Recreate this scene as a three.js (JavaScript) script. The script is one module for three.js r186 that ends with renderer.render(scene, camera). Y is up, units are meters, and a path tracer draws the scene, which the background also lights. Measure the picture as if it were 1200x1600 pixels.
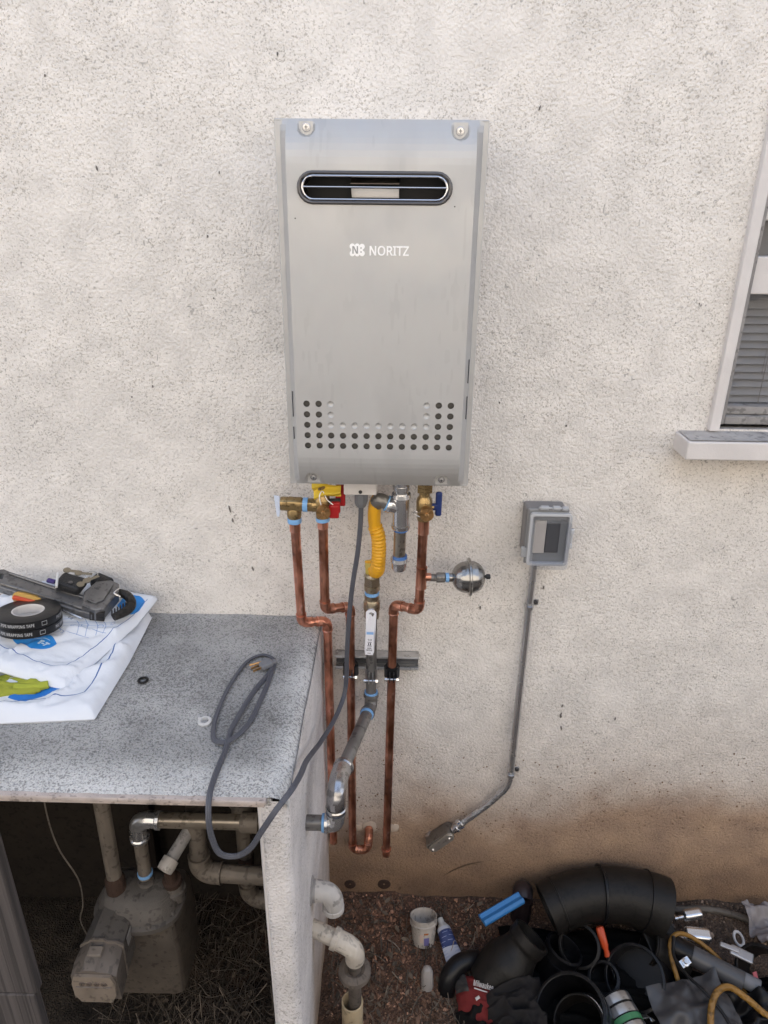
import * as THREE from 'three';
import { mergeGeometries, toCreasedNormals } from 'three/addons/utils/BufferGeometryUtils.js';
import { RoundedBoxGeometry } from 'three/addons/geometries/RoundedBoxGeometry.js';
import { FontLoader } from 'three/addons/loaders/FontLoader.js';
import { TextGeometry } from 'three/addons/geometries/TextGeometry.js';

// ---------- camera, sky, sun, exposure ----------
const scene = new THREE.Scene();
const camera = new THREE.PerspectiveCamera(71.61, 0.75, 0.05, 200);
camera.rotation.order = 'YXZ';
camera.position.set(0, 2.01, 1.567);
camera.rotation.set(THREE.MathUtils.degToRad(-23.5), THREE.MathUtils.degToRad(1.0), THREE.MathUtils.degToRad(0.6));
const renderer = new THREE.WebGLRenderer({ antialias: true });
renderer.toneMapping = THREE.LinearToneMapping;
renderer.toneMappingExposure = 2.25;
renderer.shadowMap.enabled = true;
function skyTexture() {
  const w = 256, h = 128, d = new Float32Array(w * h * 4);
  for (let j = 0; j < h; j++) {
    const e = Math.max(0, ((j + 0.5) / h - 0.5) * Math.PI), t = Math.pow(Math.sin(e), 0.7);
    for (let i = 0; i < w; i++) {
      const k = (j * w + i) * 4;
      d[k] = 0.62 * (1 - t) + 0.26 * t; d[k + 1] = 0.65 * (1 - t) + 0.34 * t; d[k + 2] = 0.71 * (1 - t) + 0.50 * t; d[k + 3] = 1;
    }
  }
  const tx = new THREE.DataTexture(d, w, h, THREE.RGBAFormat, THREE.FloatType);
  tx.mapping = THREE.EquirectangularReflectionMapping; tx.magFilter = THREE.LinearFilter; tx.needsUpdate = true;
  return tx;
}
scene.background = skyTexture();
scene.environment = scene.background;
const sun = new THREE.DirectionalLight(new THREE.Color(1.0, 0.93, 0.84), 5);
sun.position.set(-1.0, 5.6, -4.2); sun.target.position.set(0, 3.0, 0);             // behind the house: the wall stands in its own shade
sun.castShadow = true; sun.shadow.radius = 1; sun.shadow.mapSize.set(2048, 2048);
Object.assign(sun.shadow.camera, { left: -8, right: 8, top: 6, bottom: -6, near: 0.1, far: 20 });
scene.add(sun, sun.target);

// ---------- helpers ----------
const V = (x, y, z) => new THREE.Vector3(x, y, z);
let seed = 7;
const rnd = () => { seed = (seed * 1664525 + 1013904223) >>> 0; return seed / 4294967296; };
const rr = (a, b) => a + (b - a) * rnd();
const names = {};
const numbered = n => { const k = names[n] = (names[n] ?? -1) + 1; return k ? `${n}_${String(k).padStart(3, '0')}` : n; };
function thing(name, label, category, base = [0, 0, 0], group) {
  const o = new THREE.Group(); o.name = numbered(name); o.position.set(...base); scene.add(o);
  o.userData = { label, category }; if (group) o.userData.group = group;
  return o;
}
function fixed(g) {
  g = g.index ? g.toNonIndexed() : g;
  for (const k of Object.keys(g.attributes)) if (!['position', 'normal', 'uv', 'color'].includes(k)) g.deleteAttribute(k);
  if (!g.attributes.uv) g.setAttribute('uv', new THREE.Float32BufferAttribute(new Float32Array(g.attributes.position.count * 2), 2));
  if (!g.attributes.normal) g.computeVertexNormals();
  return g;
}
const join = gs => Array.isArray(gs) ? (gs.length > 1 ? mergeGeometries(gs.map(fixed)) : gs[0]) : gs;
function origin(o) { const p = V(0, 0, 0); for (let q = o; q; q = q.parent) p.add(q.position); return p; }
// a part: geometry is written in world metres and moved to its parent's base
function part(name, gs, mat, parent, label) {
  const g = join(gs), o = origin(parent); g.translate(-o.x, -o.y, -o.z);
  const m = new THREE.Mesh(g, mat); m.name = name; m.castShadow = m.receiveShadow = true; parent.add(m);
  if (label) m.userData.label = label;
  return m;
}
// a part with a shared geometry, placed at a point
function spot(name, g, mat, parent, at, rot) {
  const o = origin(parent), m = new THREE.Mesh(g, mat); m.name = name; m.castShadow = m.receiveShadow = true;
  m.position.set(at[0] - o.x, at[1] - o.y, at[2] - o.z); if (rot) m.rotation.set(...rot); parent.add(m); return m;
}
function structure(name, gs, mat) {
  const m = new THREE.Mesh(join(gs), mat); m.name = name; m.userData.kind = 'structure'; m.castShadow = m.receiveShadow = true; scene.add(m); return m;
}
// uv in metres from the dominant axis of the normal
function boxUV(g) {
  g = g.index ? g.toNonIndexed() : g;
  const p = g.attributes.position, n = g.attributes.normal, uv = new Float32Array(p.count * 2);
  for (let i = 0; i < p.count; i++) {
    const a = Math.abs(n.getX(i)), b = Math.abs(n.getY(i)), c = Math.abs(n.getZ(i));
    const [u, v] = a > b && a > c ? [p.getZ(i), p.getY(i)] : b > c ? [p.getX(i), p.getZ(i)] : [p.getX(i), p.getY(i)];
    uv[2 * i] = u; uv[2 * i + 1] = v;
  }
  g.setAttribute('uv', new THREE.BufferAttribute(uv, 2)); return g;
}
function rbox(w, h, d, r = 0.003, at = [0, 0, 0], rot) {
  const g = new RoundedBoxGeometry(w, h, d, 3, Math.min(r, w / 2.01, h / 2.01, d / 2.01));
  if (rot) g.applyMatrix4(new THREE.Matrix4().makeRotationFromEuler(new THREE.Euler(...rot)));
  g.translate(...at); return boxUV(g);
}
const box2 = (x0, x1, y0, y1, z0, z1, r = 0.003) => rbox(x1 - x0, y1 - y0, z1 - z0, r, [(x0 + x1) / 2, (y0 + y1) / 2, (z0 + z1) / 2]);
function orient(g, a, b) {
  const d = b.clone().sub(a).normalize();
  g.applyQuaternion(new THREE.Quaternion().setFromUnitVectors(V(0, 1, 0), d)); g.translate(a.x, a.y, a.z); return g;
}
// turned shape: [distance along a->b, radius] pairs, sharp where pairs repeat
function turned(a, b, prof, seg = 24) {
  const g0 = new THREE.LatheGeometry(prof.map(([s, r]) => new THREE.Vector2(Math.max(r, 1e-5), s)), seg);
  const uv = g0.attributes.uv, p = g0.attributes.position;
  let rm = Math.max(...prof.map(q => q[1]));
  for (let i = 0; i < uv.count; i++) uv.setXY(i, uv.getX(i) * 6.283 * rm, p.getY(i));
  return orient(toCreasedNormals(g0, 0.6), a, b);
}
const rod = (a, b, r, seg = 20) => { const l = a.distanceTo(b); return turned(a, b, [[0, 0], [0, r * 0.93], [r * 0.07, r], [l - r * 0.07, r], [l, r * 0.93], [l, 0]], seg); };
const ringAt = (a, b, s, len, r, seg = 24) => { const d = b.clone().sub(a).normalize(), p = a.clone().addScaledVector(d, s), q = p.clone().addScaledVector(d, len); return turned(p, q, [[0, r * 0.8], [0, r * 0.97], [len * 0.15, r], [len * 0.85, r], [len, r * 0.97], [len, r * 0.8]], seg); };
function hexNut(a, b, r) {
  const l = a.distanceTo(b), g = new THREE.CylinderGeometry(r, r, l, 6, 1); g.translate(0, l / 2, 0); return orient(toCreasedNormals(g, 0.3), a, b);
}
const smooth = (pts, n = 60, closed = false, t = 0.5) => new THREE.CatmullRomCurve3(pts.map(p => V(...p)), closed, 'centripetal', t).getPoints(n);
// sweep of a round or given section along dense points
function sweep(pts, r, seg = 14, { prof, up, caps = true, closed = false } = {}) {
  const n = pts.length, pos = [], nor = [], uv = [], idx = [];
  let T = [], N = [];
  for (let i = 0; i < n; i++) {
    const a = closed ? pts[(i - 1 + n) % n] : pts[Math.max(0, i - 1)], b = closed ? pts[(i + 1) % n] : pts[Math.min(n - 1, i + 1)];
    T.push(b.clone().sub(a).normalize());
  }
  let nn = up ? up.clone() : Math.abs(T[0].y) < 0.9 ? V(0, 1, 0) : V(0, 0, 1);
  for (let i = 0; i < n; i++) { nn = nn.clone().addScaledVector(T[i], -nn.dot(T[i])).normalize(); N.push(nn); }
  const sec = prof || Array.from({ length: seg }, (_, k) => [Math.cos(k / seg * 6.28318), Math.sin(k / seg * 6.28318)]);
  const m = sec.length; let s = 0;
  for (let i = 0; i < n; i++) {
    if (i) s += pts[i].distanceTo(pts[i - 1]);
    const B = T[i].clone().cross(N[i]), R = prof ? 1 : typeof r === 'function' ? r(i / (n - 1), s) : r;
    for (let k = 0; k <= m; k++) {
      const [u, v] = sec[k % m], p = pts[i].clone().addScaledVector(B, u * R).addScaledVector(N[i], v * R);
      pos.push(p.x, p.y, p.z); uv.push(k / m * 6.283 * (prof ? 0.005 : R), s);
    }
  }
  const rows = closed ? n : n - 1;
  for (let i = 0; i < rows; i++) for (let k = 0; k < m; k++) { const a = i * (m + 1) + k, b = ((i + 1) % n) * (m + 1) + k; idx.push(a, a + 1, b, b, a + 1, b + 1); }
  if (caps && !closed) for (const [i, f] of [[0, 1], [n - 1, -1]]) {
    const c = pos.length / 3; pos.push(pts[i].x, pts[i].y, pts[i].z); uv.push(0, 0);
    for (let k = 0; k < m; k++) f > 0 ? idx.push(c, i * (m + 1) + k + 1, i * (m + 1) + k) : idx.push(c, i * (m + 1) + k, i * (m + 1) + k + 1);
  }
  const g = new THREE.BufferGeometry();
  g.setAttribute('position', new THREE.Float32BufferAttribute(pos, 3)); g.setAttribute('uv', new THREE.Float32BufferAttribute(uv, 2)); g.setIndex(idx);
  g.computeVertexNormals();
  const q = g.attributes.normal;                                   // close the seam in the shading
  for (let i = 0; i < n; i++) { const a = i * (m + 1), b = a + m; const x = q.getX(a) + q.getX(b), y = q.getY(a) + q.getY(b), z = q.getZ(a) + q.getZ(b), l = Math.hypot(x, y, z) || 1; q.setXYZ(a, x / l, y / l, z / l); q.setXYZ(b, x / l, y / l, z / l); }
  return caps ? toCreasedNormals(g, 1.0) : g;
}
// corner points of a pipe -> straight runs and corner arcs
function bends(pts, R) {
  const P = pts.map(p => V(...p)), runs = [], arcs = []; let from = P[0];
  for (let i = 1; i < P.length; i++) {
    if (i === P.length - 1) { runs.push([from, P[i]]); break; }
    const d0 = P[i].clone().sub(P[i - 1]).normalize(), d1 = P[i + 1].clone().sub(P[i]).normalize();
    const ang = d0.angleTo(d1), t = R * Math.tan(ang / 2), a = P[i].clone().addScaledVector(d0, -t), b = P[i].clone().addScaledVector(d1, t), arc = [];
    for (let k = 0; k <= 10; k++) {                                // circular arc through a and b
      const c = a.clone().addScaledVector(d1.clone().addScaledVector(d0, -d0.dot(d1)).normalize(), R), x = a.clone().sub(c), y = d0.clone().multiplyScalar(R), w = ang * k / 10;
      arc.push(c.clone().addScaledVector(x, Math.cos(w)).addScaledVector(y, Math.sin(w)));
    }
    runs.push([from, a]); arcs.push([arc, d0, d1]); from = b;
  }
  return { runs, arcs };
}
// copper style run: straight lengths and soldered elbows are parts of the thing
function pipeRun(t, pts, r, R, mat, matE, { pipe = 'pipe', elbow = 'elbow', sock = 0.012, fit = 1.14 } = {}) {
  const { runs, arcs } = bends(pts, R);
  for (const [a, b] of runs) part(pipe, sweep([a, a.clone().lerp(b, 0.33), a.clone().lerp(b, 0.66), b], r, 20), mat, t);
  for (const [arc, d0, d1] of arcs) {
    const a = arc[0], b = arc[arc.length - 1], gs = [sweep([a.clone().addScaledVector(d0, -sock), ...arc, b.clone().addScaledVector(d1, sock)], r * fit, 20)];
    gs.push(turned(a.clone().addScaledVector(d0, -sock), a, [[0, r * fit * 0.9], [0, r * (fit + 0.05)], [0.003, r * (fit + 0.05)], [0.004, r * fit * 0.98]], 20));
    gs.push(turned(b.clone().addScaledVector(d1, sock), b, [[0, r * fit * 0.9], [0, r * (fit + 0.05)], [0.003, r * (fit + 0.05)], [0.004, r * fit * 0.98]], 20));
    part(elbow, gs, matE, t);
  }
}
// ---------- noise and textures ----------
const tables = {};
function noiseTable(n, s) { const key = n + ':' + s; if (!tables[key]) { let q = (s * 2654435761 + n * 97) >>> 0; const a = new Float32Array(n * n); for (let i = 0; i < a.length; i++) { q = (q * 1664525 + 1013904223) >>> 0; a[i] = q / 4294967296; } tables[key] = a; } return tables[key]; }
function vn(u, v, n, s) {                                          // periodic value noise, n cells across
  const t = noiseTable(n, s), x = u * n, y = v * n, i = Math.floor(x), j = Math.floor(y), fx = x - i, fy = y - j;
  const a = ((i % n) + n) % n, b = (a + 1) % n, c = (((j % n) + n) % n) * n, d = ((((j + 1) % n) + n) % n) * n;
  const sx = fx * fx * (3 - 2 * fx), sy = fy * fy * (3 - 2 * fy), p = t[c + a] + (t[c + b] - t[c + a]) * sx, q = t[d + a] + (t[d + b] - t[d + a]) * sx;
  return p + (q - p) * sy;
}
const fbm = (u, v, n, s, o = 4) => { let f = 0, a = 0.5, w = 0; for (let k = 0; k < o; k++) { f += a * vn(u, v, n << k, s + k); w += a; a *= 0.5; } return f / w; };
const clamp = (x, a = 0, b = 1) => Math.min(b, Math.max(a, x));
const sstep = (a, b, x) => { const t = clamp((x - a) / (b - a)); return t * t * (3 - 2 * t); };
const enc = c => 255 * (c <= 0.0031308 ? 12.92 * c : 1.055 * Math.pow(clamp(c), 1 / 2.4) - 0.055);
const LUT = Float32Array.from({ length: 4097 }, (_, i) => enc(i / 4096));
function tex(w, h, fn, { srgb = true, size = 1, sizeV } = {}) {     // fn(u, v, out) writes linear colour; size = metres per tile
  const d = new Uint8Array(w * h * 4), o = [0, 0, 0];
  for (let j = 0; j < h; j++) for (let i = 0; i < w; i++) {
    fn((i + 0.5) / w, (j + 0.5) / h, o); const k = (j * w + i) * 4;
    for (let c = 0; c < 3; c++) d[k + c] = srgb ? LUT[clamp(o[c]) * 4096 | 0] : clamp(o[c]) * 255;
    d[k + 3] = 255;
  }
  const t = new THREE.DataTexture(d, w, h, THREE.RGBAFormat);
  t.wrapS = t.wrapT = THREE.RepeatWrapping; t.magFilter = THREE.LinearFilter; t.minFilter = THREE.LinearFilter;
  t.repeat.set(1 / size, 1 / (sizeV || size)); if (srgb) t.colorSpace = THREE.SRGBColorSpace; t.needsUpdate = true; return t;
}
const grey = (o, x) => { o[0] = o[1] = o[2] = x; };
const lin = (r, g, b) => new THREE.Color().setRGB(r, g, b);
const std = (c, rough = 0.6, metal = 0, extra = {}) => new THREE.MeshStandardMaterial({ color: Array.isArray(c) ? lin(...c) : c, roughness: rough, metalness: metal, ...extra });

const stuccoH = (u, v) => 0.46 * vn(u, v, 340, 1) + 0.36 * vn(u, v, 620, 2) + 0.18 * vn(u, v, 1000, 3);
const stuccoMask = (u, v) => fbm(u, v, 14, 9, 3);
const T = {};
T.stucco = tex(2048, 2048, (u, v, o) => {
  const h = stuccoH(u, v), m = stuccoMask(u, v), pit = sstep(0.40, 0.24, 0.45 * vn(u, v, 520, 6) + 0.55 * vn(u, v, 900, 7)) * sstep(0.05, 0.6, m);
  const fleck = sstep(0.86, 0.93, vn(u, v, 300, 21)) * sstep(0.62, 0.75, vn(u, v, 50, 22)) * 0.4;
  const k = (0.93 + 0.14 * (vn(u, v, 40, 5) - 0.5) + 0.10 * (h - 0.5)) * (1 - 0.36 * pit) * (1 - fleck);
  o[0] = k; o[1] = k * (1 - 0.02 * pit); o[2] = k * (1 - 0.05 * pit);
}, { size: 1.6 });
T.stuccoBump = tex(2048, 2048, (u, v, o) => grey(o, 0.15 + 0.75 * sstep(0.15, 0.75, stuccoH(u, v))), { srgb: false, size: 1.6 });
T.dirtyStucco = tex(1024, 1024, (u, v, o) => {
  const h = 0.4 * vn(u, v, 230, 31) + 0.6 * vn(u, v, 420, 32), m = fbm(u, v, 6, 33, 4), q = sstep(0.60, 0.22, h + 0.30 * (m - 0.5));
  const k = 0.43 * (1 - 0.52 * q) * (0.74 + 0.52 * m); o[0] = k * 1.03; o[1] = k; o[2] = k * 0.95;
}, { size: 0.8 });
T.dirtyBump = tex(1024, 1024, (u, v, o) => grey(o, 0.5 * vn(u, v, 220, 31) + 0.5 * vn(u, v, 400, 32)), { srgb: false, size: 0.8 });
T.copper = tex(512, 512, (u, v, o) => {
  const a = sstep(0.35, 0.7, fbm(u, v, 6, 41, 4)), b = sstep(0.55, 0.75, fbm(u, v, 20, 45, 3)), d = sstep(0.62, 0.72, fbm(u, v, 12, 48, 3));
  o[0] = 0.60 - 0.36 * a - 0.12 * b + 0.08 * d; o[1] = 0.27 - 0.175 * a - 0.045 * b + 0.08 * d; o[2] = 0.18 - 0.125 * a - 0.025 * b + 0.08 * d;
}, { size: 0.25, sizeV: 0.5 });
T.smudge = tex(512, 512, (u, v, o) => grey(o, 0.45 + 0.5 * fbm(u, v, 5, 51, 5)), { srgb: false, size: 0.3 });
T.grime = tex(512, 512, (u, v, o) => { const k = 0.62 + 0.55 * fbm(u, v, 7, 56, 5) - 0.35 * sstep(0.6, 0.75, fbm(u, v, 24, 61, 3)); o[0] = k; o[1] = k * 0.98; o[2] = k * 0.95; }, { size: 0.25 });
T.fine = tex(512, 512, (u, v, o) => grey(o, 0.5 * vn(u, v, 200, 65) + 0.5 * fbm(u, v, 40, 66, 3)), { srgb: false, size: 0.2 });
T.soft = tex(512, 512, (u, v, o) => { const k = 0.94 + 0.16 * (fbm(u, v, 9, 58, 5) - 0.5); o[0] = k; o[1] = k * 0.995; o[2] = k * 0.985; }, { size: 0.4 });
T.panel = tex(512, 1024, (u, v, o) => { const s = sstep(0.56, 0.72, fbm(u, v, 5, 301, 5)), d = sstep(0.66, 0.72, vn(u, v * 0.4, 70, 305)) * sstep(0.55, 0.7, fbm(u, v, 9, 306, 2)), k = 0.97 - 0.045 * s - 0.05 * d + 0.02 * (fbm(u, v, 30, 308, 3) - 0.5); o[0] = k; o[1] = k * 0.995; o[2] = k * 0.985; }, { size: 0.41, sizeV: 0.83 });
const M = {
  wall: std([1, 1, 1], 0.92, 0, { map: T.stucco, bumpMap: T.stuccoBump, bumpScale: 0.0019, vertexColors: true }),
  stucco: std([0.74, 0.71, 0.70], 0.92, 0, { map: T.stucco, bumpMap: T.stuccoBump, bumpScale: 0.003 }),
  slab: std([1, 1, 1], 0.95, 0, { map: T.dirtyStucco, bumpMap: T.dirtyBump, bumpScale: 0.003, vertexColors: true }),
  trimPaint: std([0.74, 0.71, 0.70], 0.6, 0, { map: T.soft, bumpMap: T.fine, bumpScale: 0.0006 }),
  greyPaint: std([0.36, 0.35, 0.35], 0.8, 0, { map: T.grime, bumpMap: T.fine, bumpScale: 0.002 }),
  sillTop: std([0.52, 0.505, 0.50], 0.85, 0, { map: T.grime, bumpMap: T.fine, bumpScale: 0.002 }),
  slat: std([0.385, 0.385, 0.39], 0.5, 0),
  dark: std([0.03, 0.03, 0.032], 0.7),
  black: std([0.008, 0.008, 0.009], 0.6),
  glass: new THREE.MeshPhysicalMaterial({ color: lin(0.90, 0.90, 0.905), roughness: 0.05, transmission: 1, thickness: 0, ior: 1.45 }),
  heater: new THREE.MeshStandardMaterial({ color: lin(0.53, 0.53, 0.53), metalness: 0.45, roughness: 0.74, map: T.panel, roughnessMap: T.smudge }),
  heaterSide: std([0.50, 0.50, 0.50], 0.45, 0.4),
  chrome: std([0.62, 0.62, 0.64], 0.22, 1),
  darkChrome: std([0.14, 0.135, 0.135], 0.45, 0.8),
  white: std([0.95, 0.95, 0.95], 0.3),
  galv: std([0.60, 0.60, 0.61], 0.36, 0.85, { map: T.soft, roughnessMap: T.smudge }),
  steel: std([0.78, 0.78, 0.79], 0.24, 0.95, { map: T.soft }),
  blackIron: std([0.27, 0.265, 0.26], 0.42, 0.6, { map: T.grime }),
  copper: std([1.12, 1.15, 1.15], 0.34, 0.92, { map: T.copper }),
  copperBright: std([1.5, 1.5, 1.55], 0.34, 0.92, { map: T.copper }),
  brass: std([0.42, 0.30, 0.145], 0.4, 0.8, { map: T.grime, roughnessMap: T.smudge }),
  bronze: std([0.55, 0.33, 0.15], 0.35, 0.85, { map: T.grime }),
  tapeBlue: std([0.22, 0.45, 0.78], 0.5),
  tapeDeep: std([0.07, 0.17, 0.42], 0.5),
  red: std([0.42, 0.012, 0.015], 0.4),
  blueHandle: std([0.018, 0.04, 0.17], 0.4),
  yellowTag: std([0.78, 0.56, 0.05], 0.6),
  yellowHose: std([0.78, 0.40, 0.018], 0.42),
  cord: std([0.085, 0.088, 0.105], 0.5),
  greyPlastic: std([0.16, 0.165, 0.18], 0.5),
  strut: std([0.66, 0.67, 0.69], 0.32, 0.9, { map: T.grime }),
  rubber: new THREE.MeshPhysicalMaterial({ color: lin(0.007, 0.007, 0.008), roughness: 0.33, specularIntensity: 0.6, bumpMap: T.fine, bumpScale: 0.0003 }),
  rubberDusty: new THREE.MeshPhysicalMaterial({ color: lin(0.014, 0.0125, 0.0115), roughness: 0.45, specularIntensity: 0.5, map: T.grime, bumpMap: T.fine, bumpScale: 0.0004 }),
  pvc: std([0.62, 0.57, 0.50], 0.45, 0, { map: T.grime }),
  pvcGrey: std([0.34, 0.33, 0.33], 0.5, 0, { map: T.grime }),
  pvcYellow: std([0.55, 0.45, 0.30], 0.5, 0, { map: T.grime }),
  meter: std([0.125, 0.113, 0.104], 0.65, 0, { map: T.grime, bumpMap: T.fine, bumpScale: 0.0006 }),
  meterLight: std([0.21, 0.18, 0.155], 0.6, 0, { map: T.grime }),
  oldPipe: std([0.22, 0.19, 0.16], 0.6, 0.2, { map: T.grime, bumpMap: T.fine, bumpScale: 0.0006 }),
  rust: std([0.06, 0.034, 0.024], 0.85, 0.1, { map: T.grime, bumpMap: T.fine, bumpScale: 0.001 }),
};
T.wood = tex(512, 512, (u, v, o) => {
  const g = fbm(u + 0.03 * fbm(u, v, 4, 71, 3), v * 0.07, 40, 72, 4), c = sstep(0.66, 0.74, vn(u, v * 0.05, 60, 73)), k = 0.105 * (0.6 + 0.75 * g) * (1 - 0.4 * c);
  o[0] = k; o[1] = k * 0.90; o[2] = k * 0.86;
}, { size: 0.25, sizeV: 1.2 });
T.woodBump = tex(512, 512, (u, v, o) => grey(o, fbm(u + 0.03 * fbm(u, v, 4, 71, 3), v * 0.07, 40, 72, 4) - 0.4 * sstep(0.66, 0.74, vn(u, v * 0.05, 60, 73))), { srgb: false, size: 0.25, sizeV: 1.2 });
M.wood = std([1, 0.97, 0.98], 0.9, 0, { map: T.wood, bumpMap: T.woodBump, bumpScale: 0.0022 });
T.soil = tex(1024, 1024, (u, v, o) => {
  const a = fbm(u, v, 24, 81, 5), b = vn(u, v, 220, 82), c = sstep(0.72, 0.8, vn(u, v, 150, 83)), k = 0.35 + 0.9 * a * (0.6 + 0.8 * b);
  o[0] = clamp(k * (1 + 0.5 * c)); o[1] = clamp(k * (0.96 + 0.5 * c)); o[2] = clamp(k * (0.92 + 0.5 * c));
}, { size: 0.7 });
T.soilBump = tex(1024, 1024, (u, v, o) => grey(o, 0.5 * fbm(u, v, 24, 81, 5) + 0.5 * vn(u, v, 220, 82)), { srgb: false, size: 0.7 });
M.soil = std([1, 1, 1], 1, 0, { map: T.soil, bumpMap: T.soilBump, bumpScale: 0.01, vertexColors: true });

// ---------- ground ----------
const gn = (x, z, s, k) => fbm(x / 8 + 0.5, z / 8 + 0.5, s, k, 3) - 0.5;
const gy = (x, z) => 0.05 * gn(x, z, 40, 90) + 0.022 * gn(x, z, 160, 91) + 0.012 * sstep(0.12, 0, z) - 0.03 * sstep(0.2, 0.7, x) * sstep(0, 0.1, z) * 0.4;
function axis(a, b, step, far) { const r = []; for (let x = a - far; x < a; x += (a - x) * 0.25 + 0.03) r.push(x); for (let x = a; x < b; x += step) r.push(x); for (let x = b; x < b + far; x += (x - b) * 0.3 + 0.03) r.push(x); r.push(b + far); return r; }
function gridMesh(xs, ys, fn, skip) {                              // fn(x, y) -> [X, Y, Z, r, g, b]
  const pos = [], col = [], uv = [], idx = [], nx = xs.length;
  for (const y of ys) for (const x of xs) { const q = fn(x, y); pos.push(q[0], q[1], q[2]); if (q.length > 3) col.push(q[3], q[4], q[5]); uv.push(x, y); }
  for (let j = 0; j + 1 < ys.length; j++) for (let i = 0; i + 1 < nx; i++) {
    if (skip && skip((xs[i] + xs[i + 1]) / 2, (ys[j] + ys[j + 1]) / 2)) continue;
    const a = j * nx + i; idx.push(a, a + 1, a + nx, a + 1, a + nx + 1, a + nx);
  }
  const g = new THREE.BufferGeometry();
  g.setAttribute('position', new THREE.Float32BufferAttribute(pos, 3)); g.setAttribute('uv', new THREE.Float32BufferAttribute(uv, 2));
  if (col.length) g.setAttribute('color', new THREE.Float32BufferAttribute(col, 3));
  g.setIndex(idx); g.computeVertexNormals(); return g;
}
{
  const xs = axis(-1.1, 1.4, 0.012, 60), zs = axis(-0.06, 0.95, 0.012, 60);
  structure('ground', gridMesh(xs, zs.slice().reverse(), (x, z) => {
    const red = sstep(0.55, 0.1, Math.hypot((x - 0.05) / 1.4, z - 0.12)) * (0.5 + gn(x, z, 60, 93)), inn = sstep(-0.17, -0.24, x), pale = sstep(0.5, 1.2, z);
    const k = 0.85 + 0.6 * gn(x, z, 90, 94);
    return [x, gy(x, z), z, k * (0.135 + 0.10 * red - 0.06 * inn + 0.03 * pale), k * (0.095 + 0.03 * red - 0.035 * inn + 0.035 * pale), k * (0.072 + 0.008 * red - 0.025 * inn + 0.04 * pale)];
  }), M.soil);
}
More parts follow.
